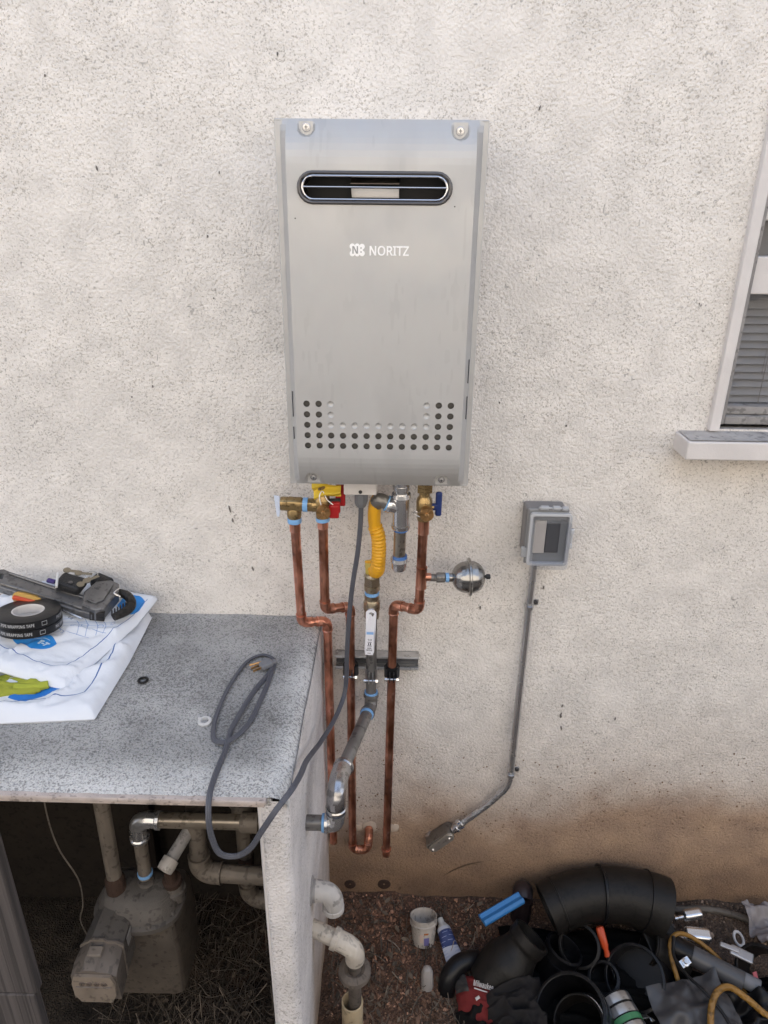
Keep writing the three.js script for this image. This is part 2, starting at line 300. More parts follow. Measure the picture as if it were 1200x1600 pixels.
// ---------- house: wall, window, sill ----------
const house = thing('house', 'pale sand finished stucco house wall stained brown along its foot, with a window', 'house');
const WX0 = 0.725, WX1 = 1.72, WY0 = 1.548, WY1 = 2.80;
{
  const line = (a, b, s, ...must) => { const r = []; for (let x = a; x < b; x += s) r.push(x); for (const m of must) { r[r.reduce((k, x, i) => Math.abs(x - m) < Math.abs(r[k] - m) ? i : k, 0)] = m; } return r; };
  const xs = [-6, -4, -3, -2, ...line(-1.5, 1.9, 0.0145, WX0, WX1), 2, 3, 4, 6], ys = [-0.2, ...line(-0.1, 2.6, 0.0145, WY0), WY1, 3.0, 3.8];
  part('wall', gridMesh(xs, ys, (x, y) => {
    const n = fbm(x / 6 + 0.5, y / 6 + 0.3, 18, 101, 4) - 0.5, n2 = fbm(x / 6 + 0.5, y / 6 + 0.3, 90, 104, 3) - 0.5;
    const edge = 0.47 + 0.07 * sstep(0.1, 1.0, x) - 0.10 * sstep(0.05, -0.12, x) + 0.22 * n, st = 0.72 * sstep(edge + 0.07, edge - 0.17, y + 0.09 * n2) + 0.28 * sstep(edge + 0.34, edge - 0.02, y + 0.05 * n2);
    const deep = sstep(0.35, 0.05, y) * 0.22, mot = 1 + 0.07 * n + 0.03 * n2;
    const drip = 0.22 * sstep(1.505, 1.49, y) * sstep(1.36, 1.5, y) * sstep(0.60, 0.66, x) * (0.6 + n2 * 2);
    const a = [0.855 * mot, 0.816 * mot, 0.772 * mot], b = [(0.42 - 0.7 * deep) * (1 + 0.5 * n2), (0.29 - 0.56 * deep) * (1 + 0.5 * n2), (0.20 - 0.44 * deep) * (1 + 0.4 * n2)];
    const c = [0.62, 0.50, 0.37], m = k => { const p = a[k] + (c[k] - a[k]) * drip; return p + (b[k] - p) * st; };
    return [x, y, 0.0025 * n + 0.0012 * n2 - 0.001, m(0), m(1), m(2)];
  }, (x, y) => x > WX0 && x < WX1 && y > WY0 && y < WY1), M.wall, house);
  part('house_core', [box2(-6, 6, -0.2, 3.8, -1.2, -0.32, 0.01), box2(-6, WX0 - 0.02, -0.2, 3.8, -0.32, -0.006, 0.001), box2(WX0 - 0.02, WX1 + 0.02, -0.2, WY0 - 0.02, -0.32, -0.006, 0.001), box2(WX1 + 0.02, 6, -0.2, 3.8, -0.32, -0.006, 0.001), box2(WX0 - 0.02, WX1 + 0.02, WY1 + 0.02, 3.8, -0.32, -0.006, 0.001)], M.greyPaint, house);
  part('window_casing', [box2(0.703, 0.727, 1.545, 2.83, -0.02, 0.013, 0.004), box2(0.727, WX1 + 0.03, WY1 - 0.006, 2.83, -0.02, 0.0125, 0.004), box2(WX1 - 0.002, WX1 + 0.03, 1.545, WY1 - 0.0065, -0.02, 0.013, 0.004)], M.trimPaint, house);
  const win = new THREE.Group(); win.name = 'window'; house.add(win);
  part('frame', [box2(0.728, 0.750, 1.552, 2.79, -0.09, -0.022, 0.004), box2(0.750, 1.70, 1.552, 1.572, -0.088, -0.024, 0.004), box2(1.695, 1.717, 1.552, 2.79, -0.09, -0.022, 0.004)], M.greyPaint, win);
  part('rail', box2(0.751, 1.694, 1.838, 1.915, -0.075, -0.034, 0.004), M.trimPaint, win);
  part('rail', box2(0.751, 1.694, 1.985, 2.008, -0.080, -0.045, 0.004), M.trimPaint, win);
  part('lower_rail', box2(0.751, 1.694, 1.573, 1.592, -0.075, -0.036, 0.003), M.greyPaint, win);
  part('pane', box2(0.751, 1.694, 1.592, 1.838, -0.0580, -0.0562, 0.0005), M.glass, win);
  part('upper_pane', box2(0.751, 1.694, 2.008, 2.79, -0.0660, -0.0642, 0.0005), M.glass, win);
  part('screen_panel', box2(0.751, 1.694, 1.915, 1.985, -0.078, -0.070, 0.002), std([0.16, 0.155, 0.15], 0.6), win);
  const sg = rbox(0.93, 0.0235, 0.0012, 0.0005); 
  for (let k = 0; k < 16; k++) spot('slat', sg, M.slat, win, [1.222, 1.600 + 0.0178 * k, -0.088], [-0.62 + 0.04 * Math.sin(k * 2.3), 0, 0.002 * Math.sin(k * 1.7)]);
  for (let k = 0; k < 14; k++) spot('slat', sg, M.slat, win, [1.222, 2.02 + 0.0178 * k, -0.088], [-0.62, 0, 0]);
  part('blind_cord', [rod(V(0.842, 1.59, -0.0745), V(0.842, 1.84, -0.0745), 0.0009, 6), rod(V(0.836, 1.66, -0.0735), V(0.8355, 1.84, -0.0735), 0.0007, 6)], std([0.3, 0.28, 0.27], 0.8), win);
  part('room_back', box2(0.72, 1.74, 1.52, 2.81, -0.30, -0.26, 0.002), M.dark, win);
  const sill = part('window_sill', box2(0.634, 1.82, 1.499, 1.541, -0.05, 0.078, 0.004), M.trimPaint, house);
  part('weathered_top', gridMesh([0.640, 0.69, 0.75, 0.85, 1, 1.2, 1.4, 1.6, 1.81], [0.073, 0.04, -0.03], (x, z) => [x, 1.5435, z]), M.sillTop, sill);
  for (const [x, y, r] of [[-0.121, 0.058, 0.016], [-0.015, 0.062, 0.018]]) part('bored_hole', [turned(V(x, y, -0.002), V(x, y, 0.004), [[0.0, 0], [0.0035, r * 0.55], [0.0042, r * 0.85], [0.0042, r], [0, r * 1.2]], 18)], M.rust, house);
  {                                                                  // spatter above the soil line, flecks and short runs: too many and too small to pick apart
    const gs = [], dot = (x, y, w, h) => { const g = new THREE.SphereGeometry(1, 7, 4); g.scale(w, h, 0.0007); g.rotateZ(rr(-0.3, 0.3)); g.translate(x, y, 0.0012); gs.push(g); };
    for (let i = 0; i < 420; i++) { const x = rr(-0.17, 1.4), y = 0.28 + 0.34 * Math.pow(rnd(), 1.6) + 0.05 * sstep(0.1, 1, x), s = rr(0.0008, 0.0026); dot(x, y, s, s * rr(0.8, 1.5)); }
    const n1 = gs.length, brown = mergeGeometries(gs.splice(0, n1).map(fixed));
    for (let i = 0; i < 46; i++) { const s = rr(0.0012, 0.0026); dot(rr(-0.9, 1.1), rr(0.7, 2.6), s, s * rr(1.2, 3.2)); }
    for (const [x, y, h] of [[0.462, 0.765, 0.006], [0.461, 0.735, 0.009], [0.4625, 0.728, 0.005], [0.467, 0.69, 0.008], [0.61, 0.725, 0.006], [0.375, 1.13, 0.006], [-0.40, 1.33, 0.010], [-0.395, 1.30, 0.006]]) dot(x, y, 0.0022, h);
    for (const [g, c] of [[brown, [0.20, 0.125, 0.075]], [mergeGeometries(gs.map(fixed)), [0.16, 0.145, 0.13]]]) part('spatter', g, std(c, 0.95), house).userData.kind = 'stuff';
  }
  // the scratch on the foot of the wall
  part('scratch', sweep(smooth([[0.165, 0.105, 0.001], [0.20, 0.135, 0.001], [0.245, 0.160, 0.001], [0.285, 0.172, 0.001]], 24), t => 0.0022 * Math.sin(0.15 + 2.8 * t), 6), std([0.10, 0.065, 0.04], 0.95), house);
}
{ // the building across the side yard, behind the photographer
  const w = part('wall', box2(-7, 7, -0.2, 3.9, 3.5, 3.8, 0.02), std([0.70, 0.66, 0.60], 0.9, 0, { map: T.soft }), thing('neighbouring_wall', 'tall pale sunlit house wall across the side yard, facing the stucco house', 'wall'));
}
// ---------- water heater ----------
const WH = thing('water_heater', 'silver grey outdoor tankless water heater hung on the stucco wall', 'water heater', [-0.035, 1.485, 0]);
{
  const X0 = -0.214, X1 = 0.145, Y0 = 1.486, Y1 = 2.138, zf = 0.222, zp = 0.250, fl = 0.0085, ch = 0.012;
  const fx0 = X0 + fl + ch, fx1 = X1 - fl - ch, fy0 = 1.564, fy1 = 2.062;
  part('cabinet', box2(X0 + 0.004, X1 - 0.004, Y0 + 0.006, Y1 - 0.004, 0.012, 0.180, 0.008), M.heaterSide, WH);
  part('wall_bracket', [box2(-0.13, 0.06, 1.44, 1.49, 0.001, 0.004, 0.001), box2(-0.13, 0.06, 2.13, 2.152, 0.001, 0.004, 0.001)], M.galv, WH);
  const shape = new THREE.Shape(); shape.moveTo(fx0, fy0); shape.lineTo(fx1, fy0); shape.lineTo(fx1, fy1); shape.lineTo(fx0, fy1); shape.closePath();
  const cx = -0.0445, cy = 2.0335, hw = 0.126, hh = 0.0205;
  const stadium = (w, h) => { const p = new THREE.Path(); p.moveTo(cx - w + h, cy - h); p.lineTo(cx + w - h, cy - h); p.absarc(cx + w - h, cy, h, -Math.PI / 2, Math.PI / 2, false); p.lineTo(cx - w + h, cy + h); p.absarc(cx - w + h, cy, h, Math.PI / 2, Math.PI * 1.5, false); return p; };
  shape.holes.push(stadium(hw, hh));
  const blind = [];
  for (let r = 0; r < 5; r++) for (let c = 0; c < 13; c++) {
    if (r < 2 && c > 2 && c < 10) continue;
    const x = -0.1725 + c * 0.02285 + 0.0, y = 1.6590 - r * 0.0208;
    if ((r < 2 && (c === 2 || c === 10)) || (r === 2 && c >= 2 && c <= 10)) blind.push([x, y]);
    const p = new THREE.Path(); p.absarc(x, y, 0.0062, 0, Math.PI * 2, false); shape.holes.push(p);
  }
  const flat = new THREE.ExtrudeGeometry(shape, { depth: 0.0016, bevelEnabled: false, curveSegments: 14 }); flat.translate(0, 0, zp - 0.0016);
  const prof = y => y > fy1 ? 1 - ((y - fy1) / (Y1 - fy1)) ** 2.2 : y < fy0 ? 1 - ((fy0 - y) / (fy0 - Y0)) ** 2.4 : 1;
  const tabs = [[-0.160, 2.1255, 1], [0.0975, 2.1215, 1], [-0.1665, 1.5005, -1], [0.0915, 1.4995, -1]];
  const zAt = (x, y) => {
    const sx = Math.min(sstepLin(X0 + fl, fx0, x), sstepLin(X1 - fl, fx1, x));
    let z = zf + (zp - zf) * Math.min(1, sx) * prof(y);
    for (const [tx, ty, s] of tabs) {
      const d = s * (y - ty) > 0 ? Math.abs(x - tx) : Math.hypot(x - tx, y - ty), k = sstep(0.0115, 0.0155, d);
      z = Math.min(z, zf + 0.0025) * (1 - k) + z * k;
    }
    return z;
  };
  function sstepLin(a, b, x) { return clamp((x - a) / (b - a)); }
  const lin2 = (a, b, n) => Array.from({ length: n + 1 }, (_, i) => a + (b - a) * i / n);
  const xsAll = [...lin2(X0, X0 + fl, 2), ...lin2(X0 + fl, fx0, 4).slice(1), ...lin2(fx0, fx1, 150).slice(1), ...lin2(fx1, X1 - fl, 4).slice(1), ...lin2(X1 - fl, X1, 2).slice(1)];
  const strip = (xs, ys) => toCreasedNormals(gridMesh(xs, ys, (x, y) => [x, y, zAt(x, y)]), 0.5);
  const ease = lin2;
  const rim = [rbox(X1 - X0, 0.004, 0.046, 0.0018, [(X0 + X1) / 2, Y1 - 0.0012, zf - 0.0225]), rbox(X1 - X0, 0.004, 0.046, 0.0018, [(X0 + X1) / 2, Y0 + 0.0012, zf - 0.0225]), rbox(0.004, Y1 - Y0, 0.046, 0.0018, [X0 + 0.0012, (Y0 + Y1) / 2, zf - 0.0228]), rbox(0.004, Y1 - Y0, 0.046, 0.0018, [X1 - 0.0012, (Y0 + Y1) / 2, zf - 0.0228])];
  const cover = part('front_cover', [flat, strip(xsAll, ease(fy1, Y1, 44)), strip(xsAll, ease(fy0, Y0, 50).reverse()), strip(xsAll.slice(0, 7), lin2(fy0, fy1, 20)), strip(xsAll.slice(-7), lin2(fy0, fy1, 20)), ...rim], M.heater, WH);
  const dim = new THREE.SphereGeometry(0.0085, 16, 6, 0, Math.PI * 2, Math.PI - 0.86, 0.86); dim.rotateX(Math.PI / 2); dim.translate(0, 0, 0.0085 * Math.cos(0.86));
  for (const [x, y] of blind) spot('dimple', dim, M.heater, cover, [x, y, zp - 0.0006]);
  part('baffle', box2(fx0 + 0.006, fx1 - 0.006, 1.564, 1.70, zp - 0.0145, zp - 0.0125, 0.0006), std([0.20, 0.195, 0.185], 0.5, 0.3), WH);
  const screw = mergeGeometries([turned(V(0, 0, 0), V(0, 0, 0.006), [[0, 0.0068], [0.0012, 0.0070], [0.0022, 0.0060], [0.0022, 0.0052], [0.0050, 0.0046], [0.006, 0.003], [0.006, 0]], 18)].map(fixed));
  const cross = mergeGeometries([rbox(0.0058, 0.0011, 0.001, 0.0003), rbox(0.0011, 0.0058, 0.0012, 0.0003)].map(fixed));
  for (const [tx, ty, s] of tabs) { const m = spot('screw', screw, M.galv, WH, [tx, ty, zf + 0.0025]); spot('recess', cross, M.dark, m, [tx, ty, zf + 0.0084]); }
  // exhaust outlet
  const loop = (w, h, z, n = 10) => { const p = []; for (let i = 0; i <= n; i++) { const a = -Math.PI / 2 + Math.PI * i / n; p.push(V(cx + w - h + h * Math.cos(a), cy + h * Math.sin(a), z)); } for (let i = 0; i <= n; i++) { const a = Math.PI / 2 + Math.PI * i / n; p.push(V(cx - w + h + h * Math.cos(a), cy + h * Math.sin(a), z)); } return p; };
  const vent = new THREE.Group(); vent.name = 'exhaust_outlet'; WH.add(vent);
  part('outer_ring', sweep(loop(0.1285, 0.0230, zp + 0.001), 0.0033, 8, { closed: true }), M.darkChrome, vent);
  part('inner_ring', sweep(loop(0.1225, 0.0182, zp + 0.0015), 0.0021, 8, { closed: true }), M.chrome, vent);
  part('bar', rod(V(cx - 0.121, cy + 0.001, zp + 0.002), V(cx + 0.121, cy + 0.001, zp + 0.002), 0.0019, 10), M.chrome, vent);
  const duct = sweep([...[zp - 0.001, zp - 0.06].map(z => V(cx, cy, z))], 1, 8, { prof: loop(0.1225, 0.0195, 0).map(p => [p.x - cx, p.y - cy]), up: V(0, 1, 0), caps: false });
  part('duct', [duct, box2(cx - 0.124, cx + 0.124, cy - 0.022, cy + 0.022, zp - 0.064, zp - 0.060, 0.001)], M.black, vent);
  part('flue_plate', [rbox(0.083, 0.022, 0.0016, 0.0006, [cx + 0.0, cy - 0.0065, zp - 0.034], [0.75, 0, 0]), rbox(0.083, 0.0016, 0.03, 0.0006, [cx, cy - 0.0172, zp - 0.024])], std([0.92, 0.90, 0.88], 0.3, 0.2), vent);
  part('flue_roof', rbox(0.083, 0.0016, 0.04, 0.0006, [cx, cy + 0.0135, zp - 0.028], [0.35, 0, 0]), std([0.30, 0.25, 0.22], 0.35, 0.9), vent);
  for (const [x, y] of [[-0.163, 2.012], [0.092, 2.006], [-0.181, 1.985]]) part('pin_hole', turned(V(x, y, zp - 0.001), V(x, y, zp + 0.0004), [[0, 0.0014], [0.0014, 0.0012], [0.0014, 0]], 8), M.dark, cover);
  for (const [x, y0, y1] of [[X0 + fl + 0.005, 1.63, 1.68], [X0 + fl + 0.005, 1.585, 1.61], [X1 - fl - 0.004, 1.70, 1.745], [X1 - fl - 0.004, 1.63, 1.675]]) part('side_slot', box2(x - 0.001, x + 0.001, y0, y1, 0.238, zp - 0.012 + 0.0005, 0.0004), M.dark, cover);
  // brand lettering and emblem
  const font = await new FontLoader().loadAsync('fonts/droid/droid_sans_regular.typeface.json');
  const tg = new TextGeometry('NORITZ', { font, size: 0.0150, depth: 0.0007, curveSegments: 6, bevelEnabled: true, bevelThickness: 0.0002, bevelSize: 0.00045, bevelSegments: 1 });
  tg.computeBoundingBox(); const tb = tg.boundingBox; tg.scale(0.0685 / (tb.max.x - tb.min.x), 1, 1); tg.translate(-0.0545, 1.9265, zp + 0.0001);
  part('lettering', tg, M.white, WH);
  const ex = -0.0873, ey = 1.9245, lobe = (x, y, r) => { const s = new THREE.Shape(); s.absarc(ex + x, ey + y, r, 0, Math.PI * 2, false); return s; };
  const plate = new THREE.Shape(); plate.moveTo(ex + 0.0022, ey + 0.0045); plate.lineTo(ex + 0.0225, ey + 0.0045); plate.lineTo(ex + 0.0225, ey + 0.0165); plate.lineTo(ex + 0.0022, ey + 0.0165); plate.closePath();
  const en = [plate, lobe(0.0042, 0.0046, 0.0047), lobe(0.0128, 0.0042, 0.0044), lobe(0.0042, 0.0164, 0.0047), lobe(0.0128, 0.0168, 0.0044), lobe(0.0212, 0.0050, 0.0048), lobe(0.0212, 0.0160, 0.0048)].map((s, i) => { const g = new THREE.ExtrudeGeometry(s, { depth: 0.0007, bevelEnabled: false, curveSegments: 10 }); g.translate(0, 0, zp + 0.0001 + i * 0.00002); return g; });
  part('emblem', en, M.white, WH);
  const boldF = await new FontLoader().loadAsync('fonts/droid/droid_sans_bold.typeface.json');
  const ng = new TextGeometry('N', { font: boldF, size: 0.0125, depth: 0.0003, curveSegments: 2, bevelEnabled: false }); ng.scale(0.95, 1, 1); ng.translate(ex + 0.0028, ey + 0.0044, zp + 0.00098);
  part('emblem_letter', ng, std([0.36, 0.36, 0.36], 0.5), WH);
  part('emblem_notch', [box2(ex + 0.0185, ex + 0.0205, ey + 0.0125, ey + 0.0150, zp + 0.0009, zp + 0.0012, 0.0001), box2(ex + 0.0185, ex + 0.0205, ey + 0.0060, ey + 0.0085, zp + 0.0009, zp + 0.0012, 0.0001)], std([0.36, 0.36, 0.36], 0.5), WH);
  // underside fittings
  part('terminal_cover', [box2(-0.112, -0.041, 1.432, 1.487, 0.095, 0.150, 0.003)], M.trimPaint, WH);
  part('cover_screw', turned(V(-0.076, 1.440, 0.149), V(-0.076, 1.440, 0.153), [[0, 0.004], [0.003, 0.004], [0.004, 0.002], [0.004, 0]], 12), M.dark, WH);
  for (const [x, z] of [[-0.163, 0.112], [0.064, 0.112], [0.013, 0.118]]) part('stub', rod(V(x, 1.432, z), V(x, 1.49, z), 0.0132), M.brass, WH);
}
// ---------- stucco meter enclosure ----------
const EN = thing('meter_enclosure', 'low open fronted stucco enclosure with a speckled grey top round the gas meter', 'enclosure', [-0.6, 0, 0.3]);
{
  const xs = []; for (let x = -1.35; x < -0.1855; x += 0.0125) xs.push(x); xs.push(-0.180);
  const zs = []; for (let z = 0; z < 0.64; z += 0.0125) zs.push(z); zs[0] = 0.0;
  const zF = 0.606, xR = -0.184, R = 0.03;
  const top = (x, z) => {
    const dx = Math.max(0, x - (xR - R)), dz = Math.max(0, z - (zF - 0.10)), n = fbm(x / 3 + 0.5, z / 3 + 0.5, 30, 111, 3) - 0.5;
    return 1.033 - 0.002 * z / 0.62 - (dx ? R - Math.sqrt(Math.max(0, R * R - dx * dx)) : 0) - 0.35 * dz * dz + 0.004 * n;
  };
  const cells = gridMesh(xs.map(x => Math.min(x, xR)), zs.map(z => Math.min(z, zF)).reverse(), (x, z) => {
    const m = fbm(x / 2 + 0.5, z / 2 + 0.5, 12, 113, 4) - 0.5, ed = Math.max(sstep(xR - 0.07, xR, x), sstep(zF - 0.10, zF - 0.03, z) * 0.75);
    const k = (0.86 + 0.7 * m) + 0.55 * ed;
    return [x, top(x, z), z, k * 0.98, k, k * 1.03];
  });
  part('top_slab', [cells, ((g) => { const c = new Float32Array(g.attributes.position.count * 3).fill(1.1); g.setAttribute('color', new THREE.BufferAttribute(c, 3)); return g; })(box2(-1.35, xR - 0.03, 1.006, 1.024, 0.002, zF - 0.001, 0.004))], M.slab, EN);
  part('edge_moulding', [box2(-1.35, -0.222, 1.0175, 1.0275, zF - 0.004, zF + 0.009, 0.003), box2(-1.35, -0.226, 1.007, 1.018, zF - 0.004, zF + 0.004, 0.003)], std([0.58, 0.51, 0.485], 0.75, 0, { map: T.grime, bumpMap: T.fine, bumpScale: 0.0015 }), EN);
  // side wall with a rounded outer corner
  const sec = []; for (let i = 0; i <= 8; i++) { const a = i / 8 * Math.PI / 2; sec.push([xR - 0.02 + 0.02 * Math.cos(a), 0.585 + 0.02 * Math.sin(a)]); }
  const P = [[xR, -0.001], ...sec, [-0.236, 0.605], [-0.236, 0.592]];
  const ring = []; for (let i = 0; i + 1 < P.length; i++) { const [x0, z0] = P[i], [x1, z1] = P[i + 1], n = Math.max(1, Math.ceil(Math.hypot(x1 - x0, z1 - z0) / 0.015)); for (let k = 0; k < n; k++) ring.push([x0 + (x1 - x0) * k / n, z0 + (z1 - z0) * k / n]); }
  ring.push(P[P.length - 1]);
  const yl = []; for (let y = -0.1; y < 1.015; y += 0.015) yl.push(y); yl.push(1.018);
  let acc = [0]; for (let i = 1; i < ring.length; i++) acc.push(acc[i - 1] + Math.hypot(ring[i][0] - ring[i - 1][0], ring[i][1] - ring[i - 1][1]));
  const wallM = M.wall;
  const face = gridMesh(ring.map((_, i) => acc[i]), yl, (s, y) => {
    const i = acc.indexOf(s), [x, z] = ring[i], n = fbm(s / 3, y / 3, 24, 115, 3) - 0.5, st = sstep(0.55, 0.0, y + 0.35 * n) * 0.75 * sstep(0.58, 0.3, z) + sstep(0.18, 0, y) * 0.3, k = 1 + 0.2 * n;
    return [x + 0.003 * n, y, z + 0.003 * n, k * (0.80 - 0.34 * st), k * (0.77 - 0.42 * st), k * (0.76 - 0.50 * st)];
  });
  part('side_wall', face, wallM, EN);
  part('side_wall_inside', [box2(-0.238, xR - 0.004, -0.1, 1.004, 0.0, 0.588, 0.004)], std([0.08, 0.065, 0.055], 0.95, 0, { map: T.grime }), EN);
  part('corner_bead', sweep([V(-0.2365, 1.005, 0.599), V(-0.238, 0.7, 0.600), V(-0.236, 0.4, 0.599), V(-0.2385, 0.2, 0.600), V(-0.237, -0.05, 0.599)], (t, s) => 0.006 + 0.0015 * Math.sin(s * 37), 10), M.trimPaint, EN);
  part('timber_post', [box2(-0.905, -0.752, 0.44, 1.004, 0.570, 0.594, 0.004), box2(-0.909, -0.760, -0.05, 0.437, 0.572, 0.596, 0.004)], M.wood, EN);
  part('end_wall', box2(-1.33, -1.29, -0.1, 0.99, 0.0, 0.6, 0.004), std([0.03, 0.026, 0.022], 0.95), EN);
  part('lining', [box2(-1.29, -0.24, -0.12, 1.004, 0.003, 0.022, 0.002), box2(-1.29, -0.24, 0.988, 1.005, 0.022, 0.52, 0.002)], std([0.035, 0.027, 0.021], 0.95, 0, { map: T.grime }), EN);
  part('batten', [box2(-0.70, -0.24, 0.52, 0.56, 0.024, 0.06, 0.003), box2(-0.735, -0.69, 0.0, 0.98, 0.02, 0.06, 0.004)], std([0.25, 0.18, 0.13], 0.9, 0, { map: T.wood }), EN);
}
// ---------- copper water pipes ----------
const band = (a, b, s, len, r, mat, t, name = 'thread_tape') => part(name, ringAt(a, b, s, len, r), mat, t);
{ // relief discharge line, the leftmost
  const t = thing('copper_pipe', 'bright copper relief pipe, leftmost of the three, running down beside the enclosure', 'pipe', [-0.170, 0.27, 0.03]);
  pipeRun(t, [[-0.227, 1.365, 0.110], [-0.2265, 1.058, 0.072], [-0.166, 1.048, 0.046], [-0.166, 0.272, 0.030]], 0.0111, 0.019, M.copperBright, M.copperBright);
  part('coupling', turned(V(-0.2268, 1.325, 0.1085), V(-0.227, 1.366, 0.110), [[0, 0.0105], [0, 0.0126], [0.041, 0.0130], [0.041, 0.011]], 20), M.copper, t);
}
{
  const t = thing('copper_pipe', 'copper hot water pipe below the red handled valve, ending in a curled elbow', 'pipe', [-0.109, 0.26, 0.03]);
  pipeRun(t, [[-0.163, 1.375, 0.112], [-0.1645, 1.115, 0.100], [-0.1075, 1.098, 0.058], [-0.1085, 0.262, 0.046], [-0.064, 0.262, 0.046], [-0.062, 0.300, 0.032], [-0.062, 0.303, -0.01]], 0.0111, 0.0172, M.copper, M.copper, { sock: 0.011 });
  part('coupling', turned(V(-0.1632, 1.335, 0.1105), V(-0.163, 1.378, 0.112), [[0, 0.0105], [0, 0.0124], [0.043, 0.0127], [0.043, 0.011]], 20), M.copperBright, t);
}
{
  const t = thing('copper_pipe', 'copper cold water pipe with the branch to the round steel tank', 'pipe', [-0.01, 0.23, 0.03]);
  pipeRun(t, [[0.064, 1.372, 0.112], [0.0605, 1.118, 0.102], [0.0005, 1.108, 0.060], [-0.0095, 0.262, 0.044]], 0.0111, 0.0180, M.copper, M.copper);
  part('tee', [turned(V(0.0632, 1.182, 0.106), V(0.0636, 1.238, 0.108), [[0, 0.0105], [0, 0.0132], [0.004, 0.0132], [0.006, 0.0126], [0.05, 0.0126], [0.052, 0.0132], [0.056, 0.0132], [0.056, 0.0105]], 20), turned(V(0.0634, 1.211, 0.1065), V(0.086, 1.211, 0.1055), [[0, 0.0085], [0.008, 0.0095], [0.019, 0.0095], [0.0226, 0.009], [0.0226, 0.006]], 18)], M.copper, t);
  part('coupling', turned(V(0.0641, 1.325, 0.1105), V(0.064, 1.378, 0.112), [[0, 0.0105], [0, 0.0126], [0.053, 0.0128], [0.053, 0.011]], 20), M.copper, t);
  part('drain_cap', [turned(V(-0.0092, 0.268, 0.0445), V(-0.0095, 0.238, 0.044), [[0, 0.0115], [0, 0.0145], [0.004, 0.0148], [0.006, 0.0128], [0.026, 0.0118], [0.030, 0.009], [0.030, 0]], 18)], M.copper, t);
}
// wall patches where the pipes go in
for (const [x, y, s] of [[-0.098, 0.30, 1], [-0.062, 0.302, 1.25], [0.010, 0.300, 1], [-0.012, 0.212, 0.45]]) {
  const g = new THREE.SphereGeometry(0.017 * s, 14, 8); const p = g.attributes.position;
  for (let i = 0; i < p.count; i++) { const k = 0.75 + 0.5 * vn(p.getX(i) * 20 + 0.5, p.getY(i) * 20 + x, 8, 120); p.setXYZ(i, p.getX(i) * k, p.getY(i) * k, p.getZ(i) * 0.28); }
  g.computeVertexNormals(); g.translate(x, y, 0.0);
  part('mortar_patch', g, std([0.55, 0.45, 0.36], 0.95), house);
}
{ // pressure relief valve on the left
  const t = thing('relief_valve', 'brass pressure relief tee with a small white lever at its left end', 'valve', [-0.227, 1.36, 0.11]);
  const a = V(-0.256, 1.393, 0.110), b = V(-0.181, 1.391, 0.112);
  part('body', [turned(a, b, [[0, 0], [0, 0.0150], [0.002, 0.0158], [0.015, 0.0158], [0.0155, 0.0150], [0.017, 0.0150], [0.0175, 0.0166], [0.046, 0.0164], [0.048, 0.0150], [0.075, 0.0150], [0.075, 0.012]]), turned(V(-0.2272, 1.392, 0.111), V(-0.227, 1.358, 0.110), [[0, 0.010], [0.014, 0.0155], [0.018, 0.0163], [0.028, 0.0163], [0.030, 0.0150], [0.034, 0.0150], [0.034, 0.011]])], M.brass, t);
  band(a, b, 0.0500, 0.011, 0.0163, M.tapeBlue, t);
  band(V(-0.227, 1.372, 0.11), V(-0.227, 1.352, 0.11), 0.013, 0.012, 0.0160, M.tapeBlue, t);
  const s = new THREE.Shape(); s.moveTo(-0.008, 0.018); s.lineTo(0.006, 0.020); s.quadraticCurveTo(0.008, -0.005, 0.004, -0.028); s.quadraticCurveTo(0.0, -0.034, -0.003, -0.028); s.quadraticCurveTo(-0.006, 0, -0.008, 0.018);
  const g = new THREE.ExtrudeGeometry(s, { depth: 0.0012, bevelEnabled: true, bevelSize: 0.0005, bevelThickness: 0.0005, bevelSegments: 2 }); g.rotateY(-0.5); g.translate(-0.263, 1.393, 0.112);
  part('lever', [g, rod(V(-0.266, 1.398, 0.112), V(-0.252, 1.398, 0.112), 0.0025, 8)], std([0.62, 0.68, 0.80], 0.35), t);
  part('stamp', turned(V(-0.2272, 1.393, 0.126), V(-0.2272, 1.393, 0.1285), [[0, 0.0075], [0.0015, 0.0072], [0.0025, 0.005], [0.0025, 0]], 14), M.brass, t);
}
function valveBody(t, x, z, handle) {
  const top = V(x, 1.425, z), bot = V(x, 1.360, z);
  part('body', [turned(V(x, 1.436, z), bot, [[0, 0.010], [0, 0.0125], [0.018, 0.0125], [0.024, 0.0165], [0.030, 0.0180], [0.052, 0.0180], [0.058, 0.0160], [0.064, 0.0152], [0.076, 0.0150], [0.076, 0.011]])], M.brass, t);
  part('drain_port', [turned(V(x + 0.004, 1.386, z + 0.008), V(x + 0.005, 1.386, z + 0.034), [[0, 0.012], [0.010, 0.012], [0.011, 0.0155], [0.024, 0.0158], [0.026, 0.0145], [0.026, 0.0]]), turned(V(x + 0.005, 1.386, z + 0.032), V(x + 0.005, 1.386, z + 0.0385), [[0, 0.0050], [0.005, 0.005], [0.0065, 0.0035], [0.0065, 0]], 14)], M.bronze, t);
}
